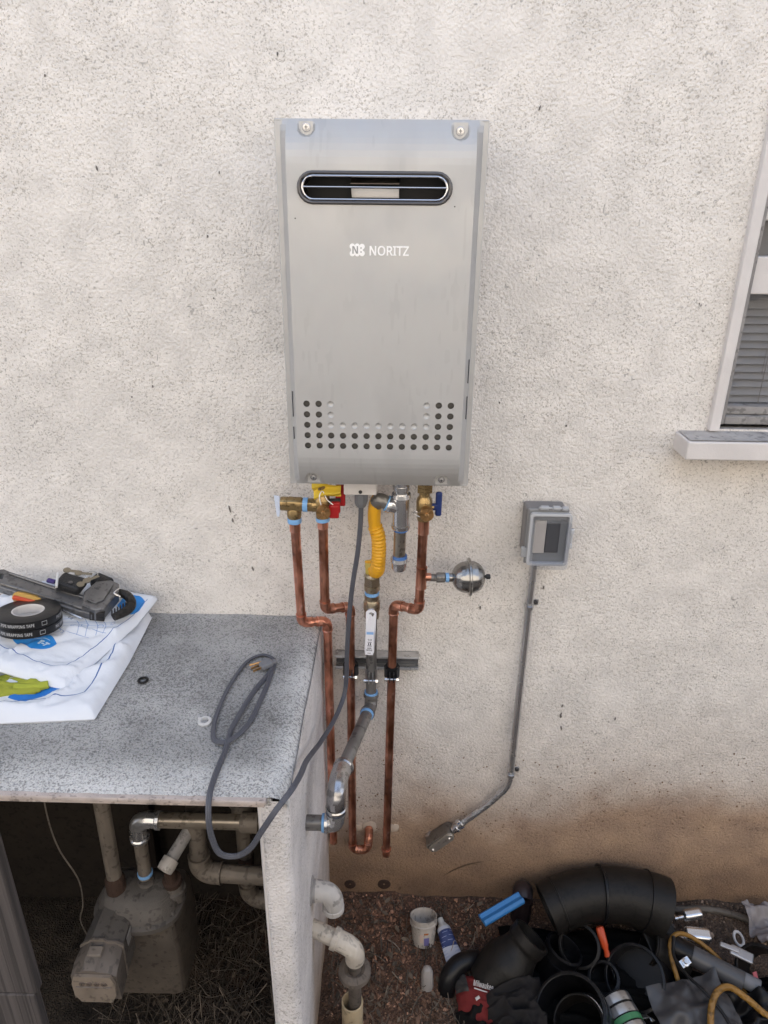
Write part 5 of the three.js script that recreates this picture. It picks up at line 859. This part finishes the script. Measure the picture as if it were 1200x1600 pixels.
{
  const t = thing('paste_tube', 'crumpled blue and white squeeze tube lying beside the tub', 'tube', [0.18, 0.02, 0.17]);
  const cvs = document.createElement('canvas'); cvs.width = 128; cvs.height = 256; const x = cvs.getContext('2d'); x.fillStyle = '#b9bcc6'; x.fillRect(0, 0, 128, 256); x.fillStyle = '#2a3767'; x.fillRect(0, 120, 128, 110); x.fillStyle = '#8f9ab8'; for (let k = 0; k < 26; k++) x.fillRect((k * 37) % 110, 20 + (k * 53) % 90, 14, 3); for (let k = 0; k < 16; k++) x.fillRect((k * 29) % 110, 126 + (k * 31) % 96, 16, 3);
  const ct = new THREE.CanvasTexture(cvs); ct.colorSpace = THREE.SRGBColorSpace;
  const a = V(0.160, 0.040, 0.112), b = V(0.196, 0.026, 0.222), rings = []; const d = b.clone().sub(a), up = V(0.1, 1, 0.1), sd = d.clone().cross(up).normalize(), n = sd.clone().cross(d).normalize();
  const us = Array.from({ length: 25 }, (_, i) => i / 24), vs = Array.from({ length: 15 }, (_, i) => i / 14);
  part('tube', gridMesh(us, vs.slice().reverse(), (u, v) => { const th = u * 6.2832, w = 0.020 + 0.008 * v, h = 0.017 * (1 - 0.75 * v) * (1 + 0.3 * Math.sin(v * 9)); const p = a.clone().addScaledVector(d, 0.12 + 0.88 * v).addScaledVector(sd, w * Math.cos(th)).addScaledVector(n, h * Math.sin(th)); return [p.x, p.y, p.z]; }), new THREE.MeshStandardMaterial({ map: ct, roughness: 0.5 }), t);
  part('cap', turned(a.clone().addScaledVector(d, -0.14), a.clone().addScaledVector(d, 0.14), [[0, 0], [0, 0.009], [0.016, 0.010], [0.017, 0.012], [0.030, 0.019], [0.033, 0.0]], 16), std([0.55, 0.54, 0.52], 0.5), t);
}
{
  const t = thing('clear_cap', 'translucent plastic cap standing in the mulch', 'cap', [0.11, 0.0, 0.265]);
  part('cap', turned(V(0.112, 0.0, 0.272), V(0.111, 0.062, 0.256), [[0, 0.016], [0, 0.0185], [0.045, 0.0165], [0.058, 0.012], [0.063, 0.005], [0.063, 0]], 22), new THREE.MeshPhysicalMaterial({ color: lin(0.62, 0.58, 0.55), roughness: 0.35, transmission: 0.5, thickness: 0 }), t);
}
// ---------- rubber couplings and the heap ----------
function hollow(pts, ro, th, seg = 32) {
  const r = typeof ro === 'function' ? ro : () => ro, n = pts.length, gs = [sweep(pts, r, seg, { caps: false }), sweep(pts, (t, s) => r(t, s) - th, seg, { caps: false })];
  for (const [i, j, t] of [[0, 1, 0], [n - 1, n - 2, 1]]) { const q = r(t, 0), d = pts[j].clone().sub(pts[i]).normalize(); gs.push(turned(pts[i].clone().addScaledVector(d, -0.0008), pts[i].clone().addScaledVector(d, 0.002), [[0.0012, q - th - 0.0002], [0, q - th + 0.0015], [0, q - 0.0015], [0.0012, q + 0.0003]], seg)); }
  return gs;
}
const straight = (a, d, l, n = 24) => { const u = V(...d).normalize(); return Array.from({ length: n + 1 }, (_, i) => V(...a).addScaledVector(u, l * i / n)); };
{ // the large bend leaning on the wall
  const t = thing('rubber_elbow', 'large black rubber pipe bend lying across the top of the heap', 'pipe fitting', [0.64, 0.15, 0.09]);
  const c = smooth([[0.462, 0.125, 0.118], [0.50, 0.138, 0.108], [0.56, 0.151, 0.095], [0.635, 0.156, 0.088]], 40), c2 = smooth([[0.620, 0.1565, 0.088], [0.69, 0.154, 0.09], [0.75, 0.145, 0.098], [0.798, 0.130, 0.108]], 40);
  part('left_sleeve', hollow(c, t => 0.071 + 0.003 * t, 0.006, 40), M.rubberDusty, t);
  part('right_sleeve', hollow(c2, t => 0.0765 + 0.010 * sstep(0.3, 1, t), 0.006, 40), M.rubberDusty, t);
  part('rib', [turned(c[12], c[14], [[-0.002, 0.071], [-0.001, 0.0745], [0.003, 0.0745], [0.004, 0.071]], 40)], M.rubberDusty, t);
  part('rib', [turned(c2[0], c2[2], [[-0.003, 0.074], [-0.002, 0.0805], [0.005, 0.0805], [0.007, 0.0765]], 40)], M.rubber, t);
  part('rib', [turned(c2[25], c2[26], [[0, 0.082], [0.001, 0.0850], [0.003, 0.0850], [0.004, 0.082]], 40)], M.rubber, t);
}
function coupling(name, label, a, d, l, r, th, mat, extra) {
  const t = thing(name, label, 'pipe fitting', a, 'black rubber pipe couplings in the heap'), P = straight(a, d, l);
  part('sleeve', hollow(P, extra?.r || (() => r), th, 40), mat, t);
  const u = V(...d).normalize(), at = s => V(...a).addScaledVector(u, s);
  for (const s of extra?.ribs || []) part('rib', turned(at(s), at(s + 0.006), [[-0.001, r - 0.001], [0, r + 0.003], [0.005, r + 0.003], [0.006, r - 0.001]], 40), mat, t);
  for (const s of extra?.bands || []) part('steel_band', turned(at(s), at(s + 0.013), [[0, r - 0.0005], [0, r + 0.0015], [0.013, r + 0.0015], [0.013, r - 0.0005]], 40), M.steel, t);
  if (extra?.floor !== undefined) part('end_wall', turned(at(extra.floor), at(extra.floor + 0.004), [[0, 0], [0, r - th + 0.001], [0.004, r - th + 0.001], [0.004, 0]], 40), mat, t);
  return [t, at];
}
{ // big open coupling in front with a steel band inside
  const [t, at] = coupling('rubber_coupling', 'largest open black rubber coupling at the front with a steel band inside it', [0.525, 0.005, 0.375], [-0.42, 0.80, 0.18], 0.125, 0.092, 0.006, M.rubber, { ribs: [0.118, 0.085] });
  part('inner_sleeve', hollow(straight(at(0.02).add(V(0.005, 0, 0.006)).toArray(), [-0.42, 0.80, 0.18], 0.055), 0.066, 0.005, 40), M.rubberDusty, t);
  part('inner_band', turned(at(0.052).add(V(0.005, 0, 0.006)), at(0.066).add(V(0.005, 0, 0.006)), [[0, 0.0655], [0, 0.0680], [0.015, 0.0680], [0.015, 0.0655]], 40), M.steel, t);
}
{
  const [t, at] = coupling('rubber_end', 'open black rubber end piece with a clamp screw, right of the largest coupling', [0.725, 0.005, 0.245], [-0.50, 0.70, 0.35], 0.095, 0.080, 0.005, M.rubber, { floor: 0.03, ribs: [0.089] });
  part('clamp_screw', [rbox(0.040, 0.010, 0.012, 0.003, at(0.07).add(V(0.004, -0.035, 0.078)).toArray(), [0.3, 0.2, -0.45]), rbox(0.016, 0.012, 0.014, 0.004, at(0.07).add(V(0.022, -0.044, 0.080)).toArray(), [0.3, 0.2, -0.45])], M.steel, t);
}
coupling('rubber_coupling', 'black rubber coupling half hidden under the large bend', [0.575, 0.0, 0.145], [-0.22, 0.55, 0.35], 0.10, 0.055, 0.005, M.rubberDusty, { ribs: [0.092, 0.074] });
coupling('rubber_coupling', 'small black rubber coupling squeezed between the largest coupling and the cap', [0.615, 0.0, 0.245], [-0.25, 0.75, 0.3], 0.055, 0.040, 0.005, M.rubber, { ribs: [0.048, 0.03] });
{ // tapered wye at the left of the heap
  const t = thing('rubber_reducer', 'tapered black rubber reducer lying at the left of the heap, mouth to the right', 'pipe fitting', [0.34, 0.05, 0.25]);
  part('sleeve', hollow(straight([0.288, 0.010, 0.270], [0.105, 0.115, -0.055], 0.180, 40), (u) => 0.074 - 0.022 * sstep(0.4, 0.8, u) + 0.004 * sstep(0.8, 0.85, u), 0.007, 40), M.rubberDusty, t);
  part('flap', rbox(0.045, 0.004, 0.05, 0.0015, [0.372, 0.128, 0.235], [0.5, 0.3, -0.5]), M.rubberDusty, t);
}
{
  const t = thing('rubber_elbow', 'small dark rubber elbow standing against the wall behind the blue strip', 'pipe fitting', [0.40, 0.05, 0.04]);
  part('elbow', hollow(smooth([[0.405, 0.0, 0.055], [0.406, 0.07, 0.050], [0.404, 0.115, 0.052], [0.398, 0.132, 0.075], [0.395, 0.126, 0.095]], 30), 0.030, 0.004, 30), std([0.02, 0.014, 0.017], 0.4), t);
}
{
  const t = thing('foam_strip', 'bright blue plastic strip propped on the rubber fittings', 'strip', [0.33, 0.14, 0.14]);
  const s = new THREE.Shape(); s.moveTo(-0.017, 0); s.lineTo(0.017, 0); s.quadraticCurveTo(0.020, 0.008, 0.012, 0.013); s.lineTo(0.002, 0.008); s.lineTo(-0.010, 0.014); s.quadraticCurveTo(-0.020, 0.009, -0.017, 0);
  const g = new THREE.ExtrudeGeometry(s, { depth: 0.135, bevelEnabled: true, bevelSize: 0.001, bevelThickness: 0.001, bevelSegments: 2 }); const d = V(0.390, 0.152, 0.105).sub(V(0.268, 0.135, 0.170)).normalize(), rt = V(0, 1, 0).cross(d).normalize(), up = d.clone().cross(rt); g.applyMatrix4(new THREE.Matrix4().makeBasis(rt, up, d).setPosition(0.268, 0.135, 0.170));
  part('strip', g, std([0.03, 0.17, 0.42], 0.5, 0, { bumpMap: T.fine, bumpScale: 0.0005 }), t);
}
{ // folded red cloth bag with white lettering
  const t = thing('tool_bag', 'red fabric tool bag with white lettering half under the grey cloth', 'bag', [0.25, 0.03, 0.31]);
  const f = await new FontLoader().loadAsync('fonts/droid/droid_sans_bold.typeface.json');
  const us = Array.from({ length: 41 }, (_, i) => i / 40);
  const cl = (u, v) => { const n = fbm(u, v, 5, 170, 3) - 0.5; return [0.185 + 0.145 * u + 0.01 * v, 0.020 + 0.050 * Math.sqrt(Math.max(0, Math.sin(u * 3.14) * Math.sin((0.12 + 0.88 * v) * 2.9))) + 0.02 * n, 0.255 + 0.13 * v + 0.045 * u]; };
  part('cloth', gridMesh(us, us.slice().reverse(), cl), std([0.19, 0.015, 0.014], 0.75, 0, { bumpMap: T.fine, bumpScale: 0.001 }), t);
  const tg = new TextGeometry('Milwaukee', { font: f, size: 0.0135, depth: 0.0006, curveSegments: 4, bevelEnabled: false }); tg.scale(0.55, 1, 1); tg.computeBoundingBox();
  const wmat = std([0.50, 0.47, 0.46], 0.7); tg.rotateX(-0.85); tg.rotateY(-0.25); tg.translate(0.232, 0.0735, 0.312); part('lettering', tg, wmat, t);
  part('print_line', [rbox(0.036, 0.0006, 0.003, 0.0002, [0.252, 0.072, 0.3235], [0.5, -0.25, 0])], wmat, t);
  part('zip_pull', [rbox(0.012, 0.004, 0.016, 0.001, [0.244, 0.066, 0.345], [0.6, 0.5, 0]), rbox(0.004, 0.004, 0.018, 0.001, [0.282, 0.064, 0.350], [0.6, 0.1, 0])], std([0.5, 0.47, 0.44], 0.5), t);
  part('grey_panel', gridMesh(us.slice(0, 21).map(x => x * 2), us.slice(0, 21).map(x => x * 2).reverse(), (u, v) => { const p = cl(0.02 + 0.22 * u, 0.02 + 0.45 * v); return [p[0] - 0.004, p[1] + 0.003, p[2] - 0.002]; }), std([0.05, 0.047, 0.045], 0.7), t);
}
function crumple(name, label, cat, base, fn, mat, n = 36) {
  const t = thing(name, label, cat, base), us = Array.from({ length: n + 1 }, (_, i) => i / n);
  const a = fn; part('sheet', [gridMesh(us, us.slice().reverse(), a), gridMesh(us, us.slice().reverse(), (u, v) => { const p = a(u, v); return [p[0], p[1] - 0.002, p[2]]; })], mat, t); return t;
}
const fold = (u, v, s, k = 4) => (1 - Math.abs(2 * fbm(u, v, k, s, 2) - 1));
crumple('grey_cloth', 'crumpled dark grey cloth at the bottom edge beside the red bag', 'cloth', [0.33, 0.05, 0.38], (u, v) => [0.265 + 0.15 * u, 0.035 + 0.05 * fold(u, v, 180) + 0.02 * Math.sin(u * 3), 0.335 + 0.13 * v - 0.05 * u], new THREE.MeshPhysicalMaterial({ color: lin(0.024, 0.022, 0.022), roughness: 0.85, specularIntensity: 0.3, bumpMap: T.fine, bumpScale: 0.001 }));
crumple('black_cloth', 'black crumpled fabric at the bottom edge under the red bag', 'cloth', [0.25, 0.03, 0.40], (u, v) => [0.185 + 0.13 * u, 0.025 + 0.045 * fold(u, v, 184) * Math.sin(u * 3.1), 0.355 + 0.12 * v], new THREE.MeshPhysicalMaterial({ color: lin(0.010, 0.0095, 0.0095), roughness: 0.8, specularIntensity: 0.2 }));
crumple('plastic_sheet', 'crumpled grey plastic sheet under the black cable at the bottom right', 'plastic sheet', [0.82, 0.05, 0.35], (u, v) => [0.69 + 0.20 * u + 0.02 * v, 0.055 + 0.026 * fold(u, v, 188, 3) + 0.035 * fbm(u, v, 4, 189, 2) + 0.015 * u, 0.27 + 0.17 * v + 0.05 * (1 - u)], std([0.048, 0.048, 0.052], 0.4));
crumple('black_bag', 'black plastic bag under the yellow hose at the bottom right corner', 'bag', [0.95, 0.05, 0.38], (u, v) => [0.855 + 0.22 * u, 0.04 + 0.075 * fold(u, v, 192, 4) * Math.sin(0.3 + u * 2.6), 0.315 + 0.15 * v], new THREE.MeshPhysicalMaterial({ color: lin(0.007, 0.007, 0.008), roughness: 0.34, specularIntensity: 0.5 }));
crumple('rubber_sheet', 'dark rubber sheeting lying beneath the couplings', 'rubber sheet', [0.6, 0.02, 0.27], (u, v) => [0.33 + 0.75 * u, -0.004 + 0.034 * fold(u, v, 196, 9), 0.10 + 0.34 * v + (1 - v) * 0.13 * sstep(0.60, 0.74, u)], M.void = new THREE.MeshPhysicalMaterial({ color: lin(0.006, 0.006, 0.006), roughness: 0.8, specularIntensity: 0.15 }), 60);
crumple('crumpled_packet', 'crumpled grey packet by the wall at the right edge', 'packet', [1.13, 0.05, 0.08], (u, v) => [1.07 + 0.13 * u, 0.02 + 0.035 * fold(u, v, 199, 3) + 0.05 * fbm(u, v, 5, 198, 2), 0.04 + 0.13 * v], std([0.22, 0.20, 0.20], 0.45));
{ // the cord lying over the plastic sheet
  const t = thing('cable', 'thin black cable crossing the grey plastic sheet', 'cable', [0.8, 0.1, 0.33]);
  part('strand', sweep(smooth([[0.80, 0.135, 0.20], [0.785, 0.125, 0.25], [0.80, 0.125, 0.30], [0.83, 0.13, 0.35], [0.86, 0.125, 0.41], [0.87, 0.11, 0.46]], 40), 0.0045, 10), M.rubber, t);
}
{
  const t = thing('air_hose', 'mustard yellow hose looping through the heap at the right', 'hose', [0.86, 0.1, 0.3]);
  const m = std([0.27, 0.14, 0.025], 0.5, 0, { map: T.grime });
  part('near_loop', sweep(smooth([[0.815, 0.085, 0.470], [0.822, 0.105, 0.420], [0.836, 0.128, 0.380], [0.862, 0.142, 0.352], [0.892, 0.143, 0.343], [0.93, 0.130, 0.360], [0.98, 0.105, 0.392], [1.04, 0.09, 0.43], [1.12, 0.08, 0.46]], 90), 0.0082, 14), m, t);
  part('far_loop', sweep(smooth([[0.795, 0.04, 0.31], [0.792, 0.075, 0.285], [0.786, 0.10, 0.245], [0.790, 0.118, 0.210], [0.812, 0.122, 0.185], [0.85, 0.105, 0.172], [0.888, 0.085, 0.178], [0.92, 0.075, 0.205], [0.955, 0.062, 0.26], [0.975, 0.06, 0.32], [1.0, 0.06, 0.36]], 90), 0.0062, 12), m, t);
}
{
  const t = thing('garden_hose', 'dull grey hose running along the foot of the wall', 'hose', [1.0, 0.02, 0.04]);
  part('tube', sweep(smooth([[0.80, 0.028, 0.03], [0.89, 0.026, 0.030], [0.97, 0.026, 0.028], [1.04, 0.024, 0.038], [1.10, 0.024, 0.062], [1.16, 0.022, 0.10], [1.3, 0.02, 0.13]], 60), 0.0105, 14), std([0.115, 0.10, 0.085], 0.6, 0, { map: T.grime }), t);
}
{
  const labs = ['shiny worm drive hose clamp, the upper one right of the large bend', 'shiny wide hose clamp housing, below the other clamp'];
  [[0.905, 0.075, 0.085, 0.15], [0.900, 0.070, 0.145, -0.1]].forEach(([x, y, z, r], i) => {
    const t = thing('hose_clamp', labs[i], 'clamp', [x, y, z], 'loose hose clamps in the heap');
    part('housing', [rbox(i ? 0.075 : 0.060, i ? 0.024 : 0.030, i ? 0.038 : 0.030, 0.011, [x, y, z], [0.25, r, 0.06])], M.steel, t);
    part('screw', [turned(V(x - 0.055, y - 0.004, z + 0.012), V(x - 0.025, y - 0.001, z + 0.006), [[0, 0], [0, 0.0065], [0.008, 0.0065], [0.0085, 0.004], [0.012, 0.004], [0.0125, 0.0055], [0.030, 0.0055], [0.030, 0]], 12)], M.steel, t);
    part('band', [sweep(smooth([[x + 0.03, y - 0.01, z + 0.01], [x + 0.02, y - 0.045, z + 0.02], [x - 0.04, y - 0.055, z + 0.02], [x - 0.06, y - 0.02, z + 0.012]], 20), 1, 4, { prof: [[-0.0006, -0.006], [0.0006, -0.006], [0.0006, 0.006], [-0.0006, 0.006]], up: V(0, 0, 1) })], M.steel, t);
  });
}
{
  const t = thing('pipe_offcut', 'dark grey plastic pipe with a silver sleeve lying in the heap at the right', 'pipe', [0.9, 0.08, 0.26]);
  const a = [0.822, 0.092, 0.205], d = [0.145, -0.010, 0.085];
  part('pipe', hollow(straight(a, d, 0.165), 0.026, 0.004, 28), std([0.075, 0.075, 0.08], 0.38), t);
  part('hub', hollow(straight([0.806, 0.092, 0.198], d, 0.05), 0.031, 0.004, 28), M.rubber, t);
  part('sleeve', hollow(straight([0.955, 0.085, 0.275], d, 0.055), 0.020, 0.003, 24), M.greyPlastic, t);
  part('clip', [rbox(0.060, 0.010, 0.030, 0.005, [0.985, 0.104, 0.225], [0.2, -0.5, 0.05]), rbox(0.05, 0.008, 0.014, 0.003, [0.955, 0.112, 0.212], [0.2, -0.4, 0.05])], std([0.42, 0.42, 0.44], 0.35, 0.8), t);
}
coupling('rubber_coupling', 'black rubber coupling with its open mouth at the right edge of the heap', [1.075, 0.03, 0.235], [-0.55, 0.65, 0.25], 0.10, 0.060, 0.006, M.rubber, { ribs: [0.09] });
{
  const t = thing('pink_strip', 'pink plastic strip against the coupling at the right edge', 'strip', [1.0, 0.06, 0.29]);
  part('strip', rbox(0.012, 0.052, 0.004, 0.0015, [1.002, 0.085, 0.288], [-0.5, 0.2, 0.25]), std([0.38, 0.10, 0.12], 0.5), t);
}
{
  const t = thing('white_ring', 'small white plastic ring lying on the bare soil at the right', 'ring', [1.036, 0.01, 0.124]);
  const g = new THREE.TorusGeometry(0.017, 0.0042, 12, 30); g.scale(0.8, 1.1, 1); g.rotateX(-0.95); g.rotateY(0.35); g.translate(1.036, 0.028, 0.124);
  part('ring', g, std([0.58, 0.56, 0.55], 0.5), t);
}
{
  const t = thing('screwdriver', 'screwdriver with a red orange handle standing behind the rubber cap', 'screwdriver', [0.61, 0.07, 0.19]);
  const a = V(0.602, 0.125, 0.168), b = V(0.622, 0.065, 0.215);
  part('handle', turned(a, b, [[0, 0], [0.001, 0.008], [0.006, 0.0115], [0.05, 0.0105], [0.062, 0.007], [0.078, 0.009], [0.079, 0]], 8), std([0.48, 0.06, 0.015], 0.4), t);
  part('blade', rod(b, V(0.64, 0.02, 0.25), 0.003, 8), M.steel, t);
}
{ // banded transition coupling
  const t = thing('banded_coupling', 'steel banded pipe coupling with a green stripe at the bottom edge', 'pipe fitting', [0.63, 0.04, 0.38]);
  const a = [0.605, 0.060, 0.330], d = V(0.035, -0.01, 0.11).normalize(), at = s => V(...a).addScaledVector(d, s);
  part('sleeve', hollow(straight(a, d.toArray(), 0.12), 0.044, 0.006, 36), M.rubber, t);
  for (const s of [0.004, 0.032, 0.076]) part('steel_band', turned(at(s), at(s + 0.022), [[0, 0.0435], [0, 0.0455], [0.006, 0.0460], [0.016, 0.0460], [0.022, 0.0455], [0.022, 0.0435]], 36), std([0.55, 0.57, 0.60], 0.35, 0.9, { map: T.grime }), t);
  part('green_stripe', turned(at(0.058), at(0.072), [[0, 0.0438], [0, 0.0466], [0.014, 0.0466], [0.014, 0.0438]], 36), std([0.05, 0.20, 0.09], 0.5), t);
}
{
  const t = thing('rubber_elbow', 'small black rubber elbow curled at the left of the red bag', 'pipe fitting', [0.19, 0.02, 0.26]);
  part('elbow', hollow(smooth([[0.165, 0.0, 0.285], [0.172, 0.035, 0.268], [0.195, 0.052, 0.245], [0.228, 0.050, 0.228], [0.255, 0.035, 0.215]], 30), 0.026, 0.004, 28), M.rubber, t);
}
{
  const t = thing('rubber_pad', 'flat dark rubber pad tilted between the rubber cap and the hose clamps', 'pad', [0.80, 0.07, 0.19]);
  part('pad', [rbox(0.105, 0.012, 0.120, 0.004, [0.790, 0.072, 0.178], [0.45, 0.25, -0.25]), rbox(0.07, 0.014, 0.020, 0.004, [0.792, 0.102, 0.130], [0.45, 0.25, -0.25])], M.rubberDusty, t);
}
coupling('rubber_coupling', 'black rubber sleeve standing at the bottom edge left of the largest coupling', [0.375, 0.0, 0.43], [-0.15, 0.75, 0.1], 0.075, 0.050, 0.005, M.rubberDusty, { ribs: [0.068] });
coupling('rubber_coupling', 'black rubber sleeve deep in the heap above the largest coupling', [0.470, 0.0, 0.215], [0.25, 0.6, -0.1], 0.085, 0.052, 0.005, M.rubber, { ribs: [0.078, 0.05] });
{ // dark fittings that show between the bigger ones
  coupling('rubber_coupling', 'black rubber sleeve lying behind the rubber cap below the hose clamps', [0.845, 0.030, 0.20], [-0.13, 0.05, -0.02], 0.11, 0.052, 0.006, M.rubberDusty, { ribs: [0.1] });
  coupling('rubber_coupling', 'short black rubber sleeve between the cap and the grey plastic sheet', [0.735, 0.035, 0.335], [0.09, 0.02, 0.02], 0.07, 0.036, 0.005, M.rubber, { ribs: [0.062] });
  const t = thing('wing_fastener', 'small bright metal fastener beside the black cable', 'fastener', [0.80, 0.12, 0.27]);
  part('plate', [rbox(0.030, 0.005, 0.020, 0.002, [0.812, 0.118, 0.262], [0.4, 0.5, 0.1]), turned(V(0.812, 0.118, 0.264), V(0.812, 0.132, 0.268), [[0, 0.010], [0.004, 0.010], [0.006, 0.006], [0.013, 0.006], [0.014, 0]], 12)], M.steel, t);
}
// ---------- mulch, grit and twigs: nobody could count them ----------
function scatter(name, label, category, geo, mat, n, place) {
  const im = new THREE.InstancedMesh(geo, mat, n), m = new THREE.Matrix4(), q = new THREE.Quaternion(), e = new THREE.Euler(), c = new THREE.Color();
  for (let i = 0; i < n; i++) { const p = place(i); e.set(...p.rot); q.setFromEuler(e); m.compose(V(...p.at), q, V(...p.s)); im.setMatrixAt(i, m); c.setRGB(...p.c); im.setColorAt(i, c); }
  im.name = name; im.userData = { kind: 'stuff', label, category }; im.castShadow = im.receiveShadow = true; scene.add(im);
}
const chip = new THREE.IcosahedronGeometry(1, 0); { const p = chip.attributes.position; for (let i = 0; i < p.count; i++) { const x = p.getX(i), y = p.getY(i), z = p.getZ(i), k = 0.7 + 0.6 * vn(x * 0.3 + 0.5, y * 0.3 + z * 0.2 + 0.5, 9, 200); p.setXYZ(i, x * k, y * k, z * k); } chip.computeVertexNormals(); }
scatter('mulch', 'reddish brown wood chips and grit scattered over the soil', 'mulch', chip, std([1, 1, 1], 0.95), 16000, () => {
  let x, z; do { x = rr(-0.17, 1.25); z = rr(0.005, 0.75); } while (x > 0.35 && z > 0.12 && rnd() < 0.8);
  const red = sstep(0.45, 0.05, Math.hypot((x - 0.05) / 1.5, z - 0.12)), s = rr(0.0012, 0.0036) * (rnd() < 0.08 ? 1.9 : 1), w = rnd(), k = rr(0.35, 1.3) * (w < 0.10 ? 2.2 : 1);
  return { at: [x, gy(x, z) + s * 0.25, z], rot: [rr(0, 6), rr(0, 6), rr(0, 6)], s: [s * rr(0.8, 2.2), s * rr(0.4, 0.8), s], c: [k * (0.140 + 0.10 * red), k * (0.100 + 0.028 * red), k * (0.074 + 0.008 * red)] };
});
const twig = new THREE.CylinderGeometry(0.6, 1, 1, 5, 3); { const p = twig.attributes.position; for (let i = 0; i < p.count; i++) p.setX(i, p.getX(i) + 3.5 * Math.sin((p.getY(i) + 0.5) * 3.1)); twig.computeVertexNormals(); }
scatter('dry_twigs', 'dry twigs, stems and leaf litter on the ground inside the enclosure', 'twigs', twig, std([1, 1, 1], 0.9), 2300, () => {
  const o = rnd() < 0.3, x = o ? rr(-0.17, 0.32) : rr(-0.75, -0.24), z = rr(0.04, 0.72), r = rr(0.0007, 0.002), k = rr(0.25, 1.25) * (rnd() < 0.12 ? 2 : 1);
  return { at: [x, gy(x, z) + rr(0.004, 0.028), z], rot: [1.57 + rr(-0.35, 0.35), rr(0, 6.28), rr(0, 6.28)], s: [r, rr(0.03, 0.15) * (o ? 0.45 : 1), r], c: [0.13 * k, 0.105 * k, 0.082 * k] };
});
const leaf = new THREE.PlaneGeometry(1, 0.5, 4, 2); { const p = leaf.attributes.position; for (let i = 0; i < p.count; i++) { const x = p.getX(i); p.setY(i, p.getY(i) * (1 - 3.4 * x * x)); p.setZ(i, 0.25 * x * x + 0.3 * Math.abs(p.getY(i))); } leaf.rotateX(-1.57); leaf.computeVertexNormals(); }
scatter('leaf_litter', 'small curled dead leaves lying among the mulch and twigs', 'leaves', leaf, std([1, 1, 1], 0.85, 0, { side: THREE.DoubleSide }), 900, () => {
  const inn = rnd() < 0.55, x = inn ? rr(-0.72, -0.24) : rr(-0.16, 0.30), z = inn ? rr(0.05, 0.7) : rr(0.02, 0.65), s = rr(0.008, 0.024), k = rr(0.3, 1.3);
  return { at: [x, gy(x, z) + rr(0.003, 0.014), z], rot: [rr(-0.6, 0.6), rr(0, 6.28), rr(-0.6, 0.6)], s: [s, s, s], c: [0.15 * k, 0.115 * k, 0.085 * k] };
});
scene.traverse(o => { if (o.isMesh) { o.castShadow = true; o.receiveShadow = true; } });
renderer.render(scene, camera);
